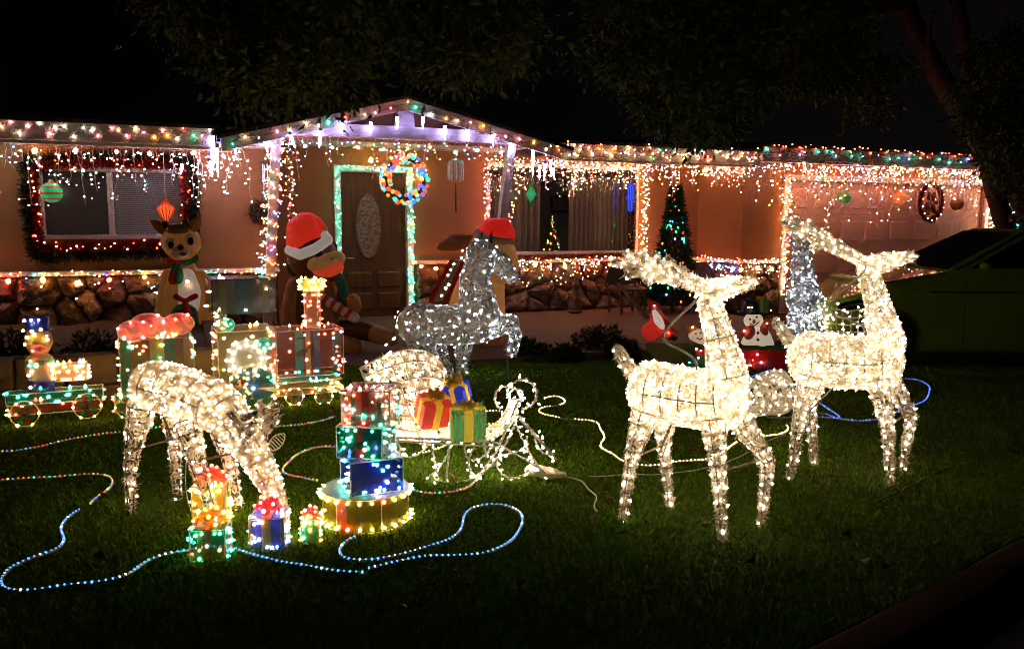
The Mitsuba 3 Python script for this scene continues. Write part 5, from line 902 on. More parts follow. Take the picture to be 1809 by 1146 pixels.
bulbs(gs, [P(x, y, -.34) for x, y in ((1218, 640), (1234, 632), (1252, 634), (1238, 619), (1230, 616))], [0, -1, 0], .01, {'white': 2, 'teal': 2, 'pink': 1}, 6, rng, 'ball', label=False)
sn = thing('snowman_figure', 'lit snowman in dark hat and red vest raising a green gift on the seesaw', 'snowman figure')
add(sn + '__body', lathe(P(1338, 609, 0), [(0, 0), (27 * k, 0), (29 * k, 3 * k), (22 * k, 20 * k), (13 * k, 34 * k), (0, 35 * k)]), 'm_colour', smooth=40, color=(.72, .6, .46), emit=np.array((.72, .6, .46)) * .22)
part(sn + '__vest', [[(P(1326, 586, -.08), (8 * k, 8 * k, 13 * k)), (P(1322, 594, -.1), (7 * k, 6 * k, 6 * k))]], (.6, .1, .08), .02, 6); part(sn + '__vest', [[(P(1349, 586, -.08), (8 * k, 8 * k, 12 * k))]], (.6, .1, .08), .02, 6)
part(sn + '__head', [[(P(1331, 566, -.03), (17 * k, 15 * k, 15 * k))]], (.75, .63, .48), .02, 6, glow=.22); add(sn + '__hat', cat([lathe(P(1325, 553, -.02), [(0, 0), (22 * k, 0), (22 * k, 2 * k), (15 * k, 3 * k), (13 * k, 17 * k), (9 * k, 22 * k), (0, 23 * k)])]), 'm_colour', smooth=40, color=(.02, .022, .06))
part(sn + '__arm', [[q(1344, 580, -.05, 6), q(1355, 571, -.06, 8)]], (.6, .09, .07), .02, 4); part(sn + '__arm', [[q(1320, 582, -.05, 6), q(1314, 588, -.06, 6)]], (.6, .09, .07), .02, 4); add(sn + '__gift', slab_px(1333, 1358, 528, 553, -.02, .1), 'm_colour', color=(.04, .25, .12)); add(sn + '__gift_ribbon', slab_px(1343, 1348, 527, 554, -.03, .11), 'm_colour', color=(.6, .4, .08)); part(sn + '__gift_bow', [[q(1340, 526, -.01, 4), q(1345, 528, -.01, 3), q(1351, 525, -.01, 4)]], (.5, .25, .05), .02, 3)
for x, y in ((1325, 564), (1337, 560)): add(sn + '__eye', disc_on(P(x, y, -.125), [0, -1, 0], 1.9 * k), 'm_colour', color=BLK)
add(sn + '__nose', disc_on(P(1332, 568, -.14), [0, -1, 0], 3 * k, 1.4), 'm_colour', smooth=True, color=(.7, .45, .05)); add(sn + '__smile', tubes([P(1325, 571, -.118), P(1332, 576, -.122), P(1341, 568, -.112)], .006, 5), 'm_colour', color=BLK)
for y in (588, 600): add(sn + '__button', disc_on(P(1339, y, -.16), [0, -1, 0], 2.6 * k), 'm_colour', smooth=True, color=BLK)
bulbs(sn, [P(1322, 543, -.13), P(1328, 543, -.13), P(1355, 571, -.13), P(1315, 584, -.12), P(1362, 548, 0)], [0, -1, 0], .01, {'cool': 2, 'warm': 2}, 6, rng, 'ball', label=False)
bulbs(sn + '__body', [P(1331, 566, .0), P(1338, 598, .0)], [0, -1, 0], .02, {'warm': 1}, 8, rng, 'ball', label=False)

# ================================================================== ROPE LIGHTS AND CORDS ON THE GRASS
def rope(label, px, mix, seed, r=.0062, gap=.026, L=1.0, raw=False):
    rng = np.random.default_rng(seed); key = thing('rope_light', label, 'rope light', 'rope lights on the lawn'); g = np.array([gr(x, y, .022) for x, y in px]); p = resample(smooth_path(g, 160), .012)
    p[:, 2] = gz(p[:, 0], p[:, 1]) + .010 + .016 * meshkit.fbm(p * 5 + seed, 2); add(key + '__tube', tubes(p[::2], .0068, 5), 'm_rope'); b = resample(p, gap); vis = meshkit.fbm(b * 2.3 + seed * 3.1, 2) < .66; bulbs(key, b[vis] + [0, 0, .003], [0, 0, 1], r, mix, L, rng); return key
mat('m_rope', (.30, .30, .30), .25, spec=.7)
RM = {'red': 3, 'amber': 3, 'green': 2.2, 'blue': 1.4, 'yellow': 2}
rope('blue rope light winding over the front of the lawn from the left edge', [(140, 901), (120, 914), (108, 935), (112, 955), (95, 970), (60, 983), (28, 997), (6, 1016), (3, 1031), (16, 1040), (60, 1040), (110, 1031), (165, 1027), (205, 1021), (232, 1010), (260, 990), (300, 977), (345, 968), (400, 964), (450, 979), (505, 991), (570, 1004), (640, 1010)], {'sky': 5, 'cool': 1}, 601)
rope('blue rope light laid in a long loop right of the gift tower', [(652, 1003), (700, 992), (760, 981), (830, 978), (880, 968), (914, 940), (923, 915), (910, 898), (880, 890), (842, 893), (822, 906), (815, 930), (798, 947), (760, 963), (700, 981), (650, 989), (612, 986), (600, 971), (610, 956), (626, 948)], {'sky': 5, 'cool': 1}, 602)
rope('multicolored rope light doubling back at the left edge of the lawn', [(-30, 848), (60, 843), (120, 838), (182, 838), (198, 846), (186, 866), (160, 889)], RM, 603)
rope('multicolored rope light reaching from the left edge to the grazing deer', [(-20, 786), (30, 795), (80, 785), (150, 770), (230, 760), (300, 752), (360, 755)], RM, 604)
rope('multicolored rope light curving between grazing deer and gift tower', [(470, 752), (512, 752), (556, 745), (590, 735)], RM, 605); rope('multicolored rope light in a hook left of the gift tower', [(596, 789), (560, 790), (530, 800), (508, 818), (500, 832), (520, 841), (560, 847)], RM, 606)
rope('multicolored rope light below the sleigh runners', [(732, 866), (762, 871), (800, 868), (822, 861), (852, 836), (880, 818)], RM, 607)
rope('warm white rope light snaking from the sleigh to the standing deer', [(962, 703), (985, 699), (997, 706), (985, 716), (958, 720), (955, 728), (980, 735), (1012, 739), (1042, 741), (1060, 756), (1067, 775), (1062, 790), (1082, 802), (1108, 816), (1150, 821), (1200, 815), (1245, 811), (1310, 778), (1355, 770), (1390, 752)], {'yellow': 4, 'warm': 4}, 608, L=5)
rope('warm white rope light looping behind the sleigh', [(850, 727), (885, 725), (902, 735), (880, 748), (855, 748), (820, 760), (780, 790), (740, 800)], {'yellow': 4, 'warm': 4}, 609, L=5)
rope('deep blue rope light tangled behind the farther standing deer', [(1320, 668), (1345, 658), (1380, 652), (1420, 690), (1450, 712), (1478, 738), (1452, 730), (1380, 722), (1355, 735), (1420, 735), (1520, 742), (1590, 725), (1625, 712), (1642, 690), (1622, 672), (1590, 667)], {'blue': 6, 'sky': 1.5}, 610)
def cord(label, px, m='m_wire_white', r=.004):
    g = np.array([gr(x, y, .02) for x, y in px]); p = smooth_path(g, 60); p[:, 2] = gz(p[:, 0], p[:, 1]) + .022 + .014 * meshkit.fbm(p * 6, 2); k = thing('power_cord', label, 'power cord'); add(k, tubes(p, r, 5), m, smooth=60)
cord('pale power cord curling on the grass right of the sleigh', [(960, 846), (1000, 845), (1030, 855), (1038, 865), (1052, 876), (1050, 892), (1056, 905)]); cord('thin pale cord running under the nearest standing deer', [(1040, 843), (1120, 841), (1180, 838), (1250, 828), (1330, 795), (1385, 770)], r=.003); cord('thin pale cord under the golden gift box', [(330, 800), (328, 850), (336, 900), (352, 930), (372, 950)], r=.003); cord('dark cord lying in the grass at the right', [(1530, 895), (1580, 875), (1630, 850), (1672, 832)], 'm_brown', .005)
# ================================================================== HANGING ORNAMENTS, GARLANDS, WREATHS
def W3(px, py, t): s, z = hp(px, py, t); return hw(s, t, z)
def banded_ball(label, px, py, rpx, t, c1, c2, e, name='ball_ornament'):
    key = thing(name, label, 'ornament', 'striped ball ornaments hung along the eaves'); c = W3(px, py, t); r = rpx / F * (c[1] - 0) ; n = 24; th = np.linspace(.12, math.pi - .12, 15)
    for i in range(14):
        a = np.linspace(0, 2 * np.pi, n + 1)[:-1]; v = np.vstack([np.stack([r * math.sin(q) * np.cos(a), r * math.sin(q) * np.sin(a), 0 * a + r * math.cos(q)], 1) for q in (th[i], th[i + 1])]) + c; f = [[j, j + n, (j + 1) % n + n] for j in range(n)] + [[j, (j + 1) % n + n, (j + 1) % n] for j in range(n)]
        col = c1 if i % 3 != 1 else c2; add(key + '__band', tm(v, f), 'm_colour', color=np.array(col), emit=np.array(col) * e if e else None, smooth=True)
    add(key + '__cap', tubes([c + [0, 0, r * .96], c + [0, 0, r * 1.22]], r * .22, 8), 'm_metal'); add(key + '__thread', tubes([c + [0, 0, r * 1.2], c + [0, 0, r * 1.2 + .16]], .004, 4), 'm_wire_dark')
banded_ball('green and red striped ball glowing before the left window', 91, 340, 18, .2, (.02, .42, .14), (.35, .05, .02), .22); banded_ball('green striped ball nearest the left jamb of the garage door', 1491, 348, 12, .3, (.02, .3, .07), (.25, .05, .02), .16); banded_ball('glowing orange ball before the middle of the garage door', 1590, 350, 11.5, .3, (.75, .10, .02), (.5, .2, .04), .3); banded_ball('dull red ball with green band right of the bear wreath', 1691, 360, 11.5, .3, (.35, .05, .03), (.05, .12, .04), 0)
def finial(label, px, py, rp, t, col, e, prof):
    key = thing('finial_ornament', label, 'ornament'); c = W3(px, py, t); k = c[1] / F; m = lathe(c, [(r * rp * k, z * rp * k) for r, z in prof], 14); add(key + '__body', m, 'm_colour', smooth=50, emit=np.array(col) * e)
    for a in range(14):
        q = np.array([[r * rp * k * 1.03 * math.cos(a * .449 + .2), r * rp * k * 1.03 * math.sin(a * .449 + .2), z * rp * k] for r, z in prof]) + c; add(key + '__rib', tubes(q, .005, 4), 'm_colour', color=np.array(col) * .35)
    add(key + '__cord', tubes([c + [0, 0, prof[-1][1] * rp * k], c + [0, 0, prof[-1][1] * rp * k + .55]], .004, 4), 'm_wire_white')
finial('glowing orange finial ornament hanging before the right pane of the left window', 293, 372, 13, .15, (1, .11, .02), .5, [(.05, -2.0), (.35, -1.4), (.85, -.5), (1.15, .2), (.95, .6), (.45, .8), (.55, 1.0), (.25, 1.2), (.35, 1.4), (.1, 1.8)])
finial('slim green finial ornament hanging before the picture window', 938, 342, 9, 1.5, (.05, .55, .2), .35, [(.02, -2.8), (.3, -1.6), (.9, -.4), (1.0, 0), (.5, .9), (.3, 1.4), (.4, 1.7), (.05, 2.2)]); finial('blue lit ornament at the right edge of the picture window', 1114, 350, 9, 1.65, (.04, .08, .8), .55, [(.1, -3.0), (.6, -2.2), (.7, -.6), (.9, 0), (.7, .8), (.8, 2.0), (.4, 3.0)])
def garland(label, path, rad, n, colors, seed, lights=None, closed=False, ln=.07, split=None):
    rng = np.random.default_rng(seed); key = thing('tinsel_garland', label, 'tinsel garland'); p = resample(path, .02); i = rng.integers(0, len(p) - 1, n); T = unit(np.gradient(p, axis=0))[i]; d = unit(np.cross(T, rng.normal(size=(n, 3)))); b = p[i] + T * rng.uniform(-.01, .01, (n, 1)); e = b + d * rad * rng.uniform(.5, 1.15, (n, 1)) + T * rng.normal(0, .02, (n, 1)); m = tubes(np.stack([b, (b + e) / 2 + rng.normal(0, .008, (n, 3)), e], 1), rng.uniform(.003, .006, n), 3)
    ci = rng.integers(0, len(colors), n) if split is None else (np.where(((e - p[i]) @ split[0] - (0 if split[1] is None else 0)) > 0, 0, 1)); col = np.array(colors)[ci] * rng.uniform(.5, 1.4, (n, 1)); add(key + '__tinsel', m, 'm_tinsel', color=np.repeat(col, len(m.vertices) // n, 0)); add(key + '__core', tubes(p, .012, 5), 'm_dark')
    if lights:
        q = resample(p, lights[0]); o = unit(rng.normal(size=q.shape)) * rad * .9; o -= HB * np.abs(o @ HB)[:, None] * 0; bulbs(key, q + o - HB * .03, o, .0105, lights[1], lights[2], rng)
    return key
gl = {'red': 5, 'pink': 2, 'warm': 2}
def rect(pts, t): return [W3(x, y, t) for x, y in pts]
garland('outer dark green tinsel garland framing the left window', rect([(44, 284), (190, 276), (340, 282), (342, 360), (338, 446), (190, 449), (62, 456), (48, 370), (44, 284)], .46), .10, 5200, [(.012, .035, .014), (.02, .045, .02), (.05, .01, .008)], 701)
garland('inner red tinsel garland with red lights around the left window', rect([(60, 294), (190, 288), (326, 292), (328, 430), (190, 434), (72, 438), (62, 370), (60, 294)], .44), .075, 4300, [(.32, .018, .012), (.2, .012, .008)], 702, (.07, gl, 6))
garland('dark green tinsel with ornaments along the top of the picture window', rect([(862, 306), (990, 309), (1120, 308)], 1.72), .07, 1500, [(.015, .03, .012), (.2, .02, .015), (.02, .02, .06)], 703); garland('dark green and red tinsel at the right jamb of the picture window', rect([(1119, 310), (1117, 445)], 1.72), .06, 1100, [(.015, .03, .012), (.3, .02, .015)], 704); garland('red and green tinsel along the sill of the picture window', rect([(915, 457), (1117, 450)], 1.68), .06, 1500, [(.02, .03, .015), (.3, .02, .015), (.25, .02, .012)], 705)
rng = np.random.default_rng(711)
wk_ = thing('ball_wreath', 'round wreath of glowing multicolored balls by the upper right of the front door', 'wreath'); wc = W3(715, 316, .25); kk = wc[1] / F; n = 170; a = rng.random(n) * 2 * np.pi; b = rng.random(n) * 2 * np.pi; R_, r_2 = 34.5 * kk, 7.5 * kk
Pw = wc + ((R_ + r_2 * np.cos(b)) * np.cos(a))[:, None] * HE + ((R_ * 1.03 + r_2 * np.cos(b)) * np.sin(a))[:, None] * np.array([0, 0, 1.0]) + (r_2 * np.sin(b))[:, None] * HB; an = np.linspace(0, 2 * np.pi, 40)[:-1]
add(wk_ + '__ring', tubes((wc + R_ * (np.cos(an)[:, None] * HE + np.sin(an)[:, None] * np.array([0, 0, 1.0])))[None], .03, 6, closed=True), 'm_wire_dark'); bulbs(wk_, Pw, [0, 0, 1], .030, {'red': 4, 'amber': 4, 'blue': 4, 'teal': 3, 'yellow': 2, 'pink': 1, 'green': 1}, .75, rng, 'ball', part='ball', label=False)
bw = thing('bear_wreath', 'dark red wreath with a small brown bear inside on the garage door', 'wreath'); c = W3(1645, 357, .35); kk = c[1] / F; an = np.linspace(0, 2 * np.pi, 60); pth = c + 28 * kk * (np.cos(an)[:, None] * HE * .92 + 1.12 * np.sin(an)[:, None] * np.array([0, 0, 1.0])); n = 2600; i = rng.integers(0, 60, n); d = unit(rng.normal(size=(n, 3))); m = tubes(np.stack([pth[i], pth[i] + d * 5.5 * kk * rng.uniform(.5, 1.2, (n, 1))], 1), .005, 3); add(bw + '__tinsel', m, 'm_tinsel', color=np.repeat(np.array([[.12, .012, .012]]) * rng.uniform(.3, 1.5, (n, 1)), len(m.vertices) // n, 0)); bulbs(bw, pth[::4] - HB * .06, -HB, .014, {'red': 3, 'pink': 3, 'warm': 1}, 7, rng)
u_ = lambda x, y, d=0.0: c + x * kk * HE + y * kk * np.array([0, 0, 1.0]) - HB * d
for nm, ch in [('body', [[(u_(-2, -8), 9 * kk)]]), ('head', [[(u_(0, 8), 7.5 * kk)]]), ('ear', [[(u_(-6, 14), 3 * kk)]]), ('ear', [[(u_(6, 14), 3 * kk)]]), ('arm', [[(u_(-8, -3), 3.2 * kk), (u_(-13, -9), 3 * kk)]]), ('arm', [[(u_(5, -3), 3.2 * kk), (u_(12, -1), 3 * kk)]]), ('leg', [[(u_(-6, -14), 4 * kk), (u_(-11, -20, .05), 3.6 * kk)]]), ('leg', [[(u_(3, -14), 4 * kk), (u_(10, -18, .05), 3.6 * kk)]]), ('muzzle', [[(u_(1, 6, .07), 3.4 * kk)]])]: part(bw + '__' + nm, ch, (.10, .03, .018), .02, 4, 'm_fabric')
ln_ = thing('hanging_lantern', 'clear glass lantern chime with long clapper hung right of the front door', 'lantern'); c = W3(805, 303, .5); kk = c[1] / F
add(ln_ + '__cap', lathe(c + [0, 0, 16 * kk], [(0, 0), (14 * kk, 0), (13 * kk, 2.5 * kk), (3 * kk, 6 * kk), (0, 7 * kk)]), 'm_metal', smooth=50); add(ln_ + '__base', lathe(c - [0, 0, 18 * kk], [(0, 0), (9 * kk, .5 * kk), (12 * kk, 3 * kk), (0, 3.2 * kk)]), 'm_metal', smooth=50)
for i in range(8): a = i * math.pi / 4; o = np.array([math.cos(a), math.sin(a), 0]) * 12 * kk; add(ln_ + '__chime_tube', tubes([c + o + [0, 0, 16 * kk], c + o - [0, 0, 15 * kk]], 2.0 * kk, 8), 'm_metal', smooth=50)
add(ln_ + '__clapper', tubes([c - [0, 0, 18 * kk], c - [0, 0, 36 * kk], c - [0, 0, 70 * kk]], [.004, .012, .016], 6), 'm_brown'); add(ln_ + '__cord', tubes([c + [0, 0, 22 * kk], c + [0, 0, 40 * kk]], .005, 4), 'm_wire_dark')
tw = thing('twig_wreath', 'dried twig wreath hung on the wall left of the left porch post', 'wreath'); c = W3(461, 372, .47); kk = c[1] / F; n = 420; a = rng.random(n) * 2 * np.pi; base_ = c + 13 * kk * rng.uniform(.4, 1.1, (n, 1)) * (np.cos(a)[:, None] * HE + np.sin(a)[:, None] * np.array([0, 0, 1.0])); d = np.stack([-np.sin(a)], 1) * HE + np.cos(a)[:, None] * np.array([0, 0, 1.0]) + rng.normal(0, .5, (n, 3)); add(tw + '__twigs', tubes(np.stack([base_ - HB * .03, base_ - HB * .03 + unit(d) * .12 + [0, 0, -.03]], 1), .004, 3), 'm_bark', kind='stuff')
add(tw + '__tassel', tubes(np.stack([np.stack([c + HE * x, c + HE * x * 1.6 - [0, 0, 22 * kk]]) for x in np.linspace(-.07, .07, 14)]), .006, 3), 'm_bark', kind='stuff')
wc_ = thing('wind_chime', 'slender metal wind chime above the twig wreath', 'wind chime'); c = W3(472, 290, .45); add(wc_ + '__top', lathe(c, [(0, 0), (.09, 0), (.09, .02), (0, .03)]), 'm_brown')
for i in range(5): a = i * 1.257; o = np.array([math.cos(a), math.sin(a), 0]) * .06; add(wc_ + '__tube', tubes([c + o, c + o - [0, 0, .24 + .05 * i]], .010, 7), 'm_metal', smooth=50)
add(wc_ + '__cord', tubes([c + [0, 0, .02], c + [0, 0, .22]], .005, 4), 'm_wire_dark')
# ------------------------------------------------------------------ the small lit tree, window tree, shrubs, chairs, statue
def needle_cone(key, c, h, r, n, rng, col, ln=.12):
    z = rng.random(n) ** 1.25; a = rng.random(n) * 2 * np.pi; tier = 1 - .28 * ((z * 7) % 1); rr = r * (1 - z) * tier * np.sqrt(rng.uniform(.25, 1, n)) + .01; b = c + np.stack([rr * np.cos(a), rr * np.sin(a), z * h], 1); d = unit(np.stack([np.cos(a), np.sin(a), rng.normal(-.15, .45, n)], 1) + rng.normal(0, .35, (n, 3))); m = tubes(np.stack([b, b + d * ln * rng.uniform(.5, 1.2, (n, 1))], 1), rng.uniform(.003, .007, n), 3); add(key + '__crown', m, 'm_leaf', color=np.repeat(np.array([col]) * rng.uniform(.5, 1.5, (n, 1)), len(m.vertices) // n, 0))
xt = thing('christmas_tree', 'small dark green artificial tree with colored lights in the wall corner by the garage', 'christmas tree'); tb = hp(1190, 470, 1.0); base_ = hw(tb[0], 1.0, slab_z); ht = hp(1190, 330, 1.0)[1] - slab_z
add(xt + '__trunk', tubes([base_, base_ + [0, 0, ht * .9]], [.035, .012], 7), 'm_bark'); needle_cone(xt, base_ + [0, 0, .18], ht - .18, .50, 9000, rng, (.014, .035, .018)); n = 62; z = rng.random(n) ** 1.1 * .97; a = -rng.random(n) * math.pi; Pn = base_ + [0, 0, .18] + np.stack([.46 * (1 - z) * np.cos(a), .46 * (1 - z) * np.sin(a), z * (ht - .18)], 1); bulbs(xt, Pn, [0, 0, 1], .016, {'teal': 6, 'red': 2, 'sky': 1.5, 'amber': 1.5, 'green': 2}, 5, rng)
wt = thing('window_tree', 'tiny lit tree standing inside the picture window', 'christmas tree'); q = hp(975, 440, TP + .6); b_ = hw(q[0], TP + .6, w2[1] - .2); add(wt + '__stand', tubes([b_, b_ + [0, 0, .2]], [.08, .02], 8), 'm_dark'); needle_cone(wt, b_ + [0, 0, .12], .75, .2, 1500, rng, (.03, .07, .03), .07); z = rng.random(40); a = rng.random(40) * 6.28; bulbs(wt, b_ + [0, 0, .12] + np.stack([.19 * (1 - z) * np.cos(a), .19 * (1 - z) * np.sin(a), z * .75], 1), [0, 0, 1], .012, {'warm': 2, 'red': 2, 'green': 1, 'yellow': 1}, 4, rng)
def shrub(label, c, r, h, n, seed, col=(.02, .032, .010), ln=.09):
    g = np.random.default_rng(seed); key = thing('shrub', label, 'shrub'); d = unit(g.normal(size=(n, 3)) * [1, 1, .8] + [0, 0, .3]); b = c + d * np.array([r, r, h]) * (g.random((n, 1)) ** .45) * (.7 + .6 * meshkit.fbm(d * 2.3 + seed, 2)[:, None]); b[:, 2] = np.maximum(b[:, 2], c[2] - .02)
    add(key + '__foliage', leaf_mesh(b, d + g.normal(0, .6, d.shape), g.uniform(.5, 1.2, n) * ln, g.uniform(.2, .4, n) * ln, g), 'm_leaf', color=np.repeat(np.array([col]) * g.uniform(.5, 1.5, (n, 1)), 5, 0)); e = c + unit(g.normal(size=(9, 3)) * [1, 1, .3] + [0, 0, 1.2]) * np.array([r, r, h]) * .75; add(key + '__stem', tubes(np.stack([np.tile(c - [0, 0, .03], (9, 1)), (c + e) / 2 + g.normal(0, .03, (9, 3)), e], 1), .008, 4), 'm_bark', kind='stuff'); return key
for i, (x, y, rr, h, lb_) in enumerate([(1056, 622, .34, .36, 'dark rounded shrub at the walkway edge left of the seesaw'), (935, 636, .26, .26, 'low dark shrub at the walkway edge below the raised horse hoof'), (1000, 640, .2, .2, 'small dark tuft between the two walkway shrubs'), (1100, 632, .22, .24, 'dark shrub close behind the tail of the nearest standing deer')]): shrub(lb_, gr(x, y), rr, h, 1500, 720 + i)
for i, (px, s_off, lb_) in enumerate([(30, 0, 'pale leafy plant in the bed at the far left'), (160, 0, 'low leafy plant in the bed behind the toy figure'), (255, 0, 'leafy plant in the bed behind the gift rail car')]): shrub(lb_, pt(px, 600, 7.6) * [1, 1, 0] + [0, 0, .1], .3, .34, 900, 740 + i, (.05, .055, .02))
def garden_chair(label, px, py, t, rot=0):
    key = thing('garden_chair', label, 'chair'); c = W3(px, py, t); c = np.array([c[0], c[1], slab_z]); o = lambda x, y, z: c + HE * x + HB * y + np.array([0, 0, z]); ob = lambda a, b: (lambda m: (setattr(m, 'vertices', np.array([o(*v) for v in m.vertices])), m)[1])(bx(a, b, .012)); add(key + '__seat', ob((-.27, -.25, .40), (.27, .25, .44)), 'm_brown')
    for x in (-.23, .23):
        for y in (-.21, .21): add(key + '__leg', ob((x - .02, y - .02, 0), (x + .02, y + .02, .399)), 'm_brown')
    a = np.linspace(0, math.pi, 17); arc = np.array([o(.30 * math.cos(q), .24, .5 + .36 * math.sin(q)) for q in a]); add(key + '__back_frame', tubes(np.vstack([[o(.27, .22, .42)], arc, [o(-.27, .22, .42)]]), .02, 6), 'm_brown', smooth=60)
    v = np.vstack([arc, [o(0, .24, .46)]]); add(key + '__back', tm(v, [[i, i + 1, 17] for i in range(16)]), 'm_brown'); return key
garden_chair('dark round backed garden chair right of the picture window', 1108, 520, 1.0); garden_chair('dark round backed garden chair in front of the wall corner', 1250, 530, .7)
gp_ = thing('wooden_pole', 'pale wooden pole leaning behind the santa figure', 'pole'); add(gp_, tubes([pt(1092, 500, 8.9), pt(1116, 528, 8.8), pt(1144, 562, 8.7)], [.018, .026, .028], 7), 'm_tan', smooth=60)
st_ = thing('garden_statue', 'small grey stone statue standing against the rubble wall', 'statue'); c = W3(1016, 560, 1.3); c = np.array([c[0], c[1], slab_z]); add(st_, blob([[(c + [0, 0, .04], (.13, .12, .05))], [(c + [0, 0, .12], .12), (c + [0, 0, .3], .09), (c + [0, 0, .42], .06)], [(c + [0, -.02, .48], .075)], [(c + [-.09, -.05, .3], .035), (c + [.0, -.12, .25], .03)], [(c + [0, 0, .53], .055), (c + [.01, .02, .62], .02)]], .025, 6), 'm_concrete', smooth=True)

# ================================================================== PARKED CAR
car = thing('parked_car', 'dark olive green car parked in front of the garage door at the right', 'car'); GZ = -.183; CY0, CY1 = 9.35, 11.05
def rb(x0, x1, y0, y1, z0, z1, r): return np.vstack([ell((x, y, z), r) for x in (x0 + r, x1 - r) for y in (y0 + r, y1 - r) for z in (z0 + r, z1 - r)])
nose = Manifold.hull_points(np.vstack([rb(3.68, 4.0, CY0 + .18, CY1 - .18, .02, .58, .10), rb(4.3, 5.1, CY0, CY1, .02, .80, .10)])); mid_ = Manifold.hull_points(np.vstack([rb(4.2, 7.4, CY0, CY1, .0, .82, .10), rb(4.9, 7.3, CY0 + .05, CY1 - .05, .7, .93, .09)])); tail_ = Manifold.hull_points(np.vstack([rb(6.8, 7.6, CY0, CY1, .02, .9, .12), rb(7.6, 7.95, CY0 + .15, CY1 - .15, .1, .82, .12)]))
cabin = Manifold.hull_points(np.vstack([rb(4.95, 7.5, CY0 + .06, CY1 - .06, .80, .95, .06), rb(5.85, 6.95, CY0 + .26, CY1 - .26, 1.2, 1.415, .09)]))
body = nose + mid_ + tail_ + cabin
for wx in (4.32, 7.05):
    cyl = Manifold.cylinder(2.2, .385, .385, 40).rotate([90, 0, 0]).translate([wx, CY1 + .25, GZ + .31]); body = body - (cyl ^ Manifold.cube([2, .30, 2]).translate([wx - 1, CY0 - .02, -1])) - (cyl ^ Manifold.cube([2, .30, 2]).translate([wx - 1, CY1 - .28, -1]))
bm = body.to_mesh(); cm = trimesh.Trimesh(np.array(bm.vert_properties[:, :3], float), np.array(bm.tri_verts)); add(car + '__body', cm, 'm_paint', smooth=35)
sidew = lambda x, z: np.array([x, CY0 + .06 + (.205) * (z - .93) / (1.36 - .93) - .008, z])
for poly in ([(5.22, .97), (6.28, .97), (6.28, 1.335), (5.92, 1.325)], [(6.34, .97), (7.2, .97), (6.92, 1.315), (6.34, 1.335)]):
    v = np.array([sidew(*p) for p in poly]); add(car + '__window', tm(v, [[0, 1, 2], [0, 2, 3]]), 'm_glassdark')
ws = np.array([(5.0, CY0 + .16, .945), (5.0, CY1 - .16, .945), (5.83, CY1 - .33, 1.37), (5.83, CY0 + .33, 1.37)]) + [-.02, 0, .012]; add(car + '__windscreen', tm(ws, [[0, 1, 2], [0, 2, 3]]), 'm_glassdark')
add(car + '__pillar_trim', tubes([sidew(5.05, .95) + [0, -.01, .0], sidew(5.5, 1.15) + [0, -.01, .02], sidew(5.9, 1.36) + [0, -.01, .015], sidew(6.5, 1.4) + [0, -.01, .01], sidew(7.0, 1.36) + [0, 0, .01]], .016, 6), 'm_metal', smooth=60)
for wx in (4.32, 7.05):
    k = fresh(car + '__wheel'); cc = np.array([wx, CY0 + .12, GZ + .315]); an = np.linspace(0, 2 * np.pi, 33)[:-1]
    prof = [(.315, -.09), (.318, -.07), (.318, .07), (.30, .095), (.20, .10)]; P3 = np.array([[[cc[0] + r * math.cos(q), cc[1] - y, cc[2] + r * math.sin(q)] for q in an] for r, y in prof]); f = [[i * 32 + j, (i + 1) * 32 + j, (i + 1) * 32 + (j + 1) % 32] for i in range(4) for j in range(32)] + [[i * 32 + j, (i + 1) * 32 + (j + 1) % 32, i * 32 + (j + 1) % 32] for i in range(4) for j in range(32)]; add(k + '__tyre', tm(P3.reshape(-1, 3), f), 'm_rubber', smooth=40)
    add(k + '__rim', cat([tubes([cc + [0, -.085, 0], cc + [.2 * math.cos(q), -.09, .2 * math.sin(q)]], [.03, .022], 6) for q in np.arange(5) * 1.2566] + [tubes((np.stack([cc[0] + .2 * np.cos(an), 0 * an + cc[1] - .09, cc[2] + .2 * np.sin(an)], 1))[None], .018, 6, closed=True)]), 'm_metal', smooth=50)
add(car + '__headlight', trimesh.convex.convex_hull(np.vstack([ell((3.80, CY0 + .2, .50), .05), ell((4.02, CY0 + .10, .56), .05)])), 'm_glassdark', smooth=40); add(car + '__mirror', blob([[((5.32, CY0 - .06, 1.0), (.07, .07, .05))]], .02, 3), 'm_paint', smooth=True); add(car + '__door_handle', tubes([(6.05, CY0 - .02, .74), (6.22, CY0 - .02, .74)], .014, 6), 'm_metal', smooth=50)
for x in (5.15, 6.31): add(car + '__door_seam', tubes([(x, CY0 - .001, .80), (x, CY0 - .002, .1)], .004, 4), 'm_black')
add(car + '__side_trim', tubes([(4.75, CY0 - .004, .70), (7.3, CY0 - .004, .72)], .010, 5), 'm_metal')

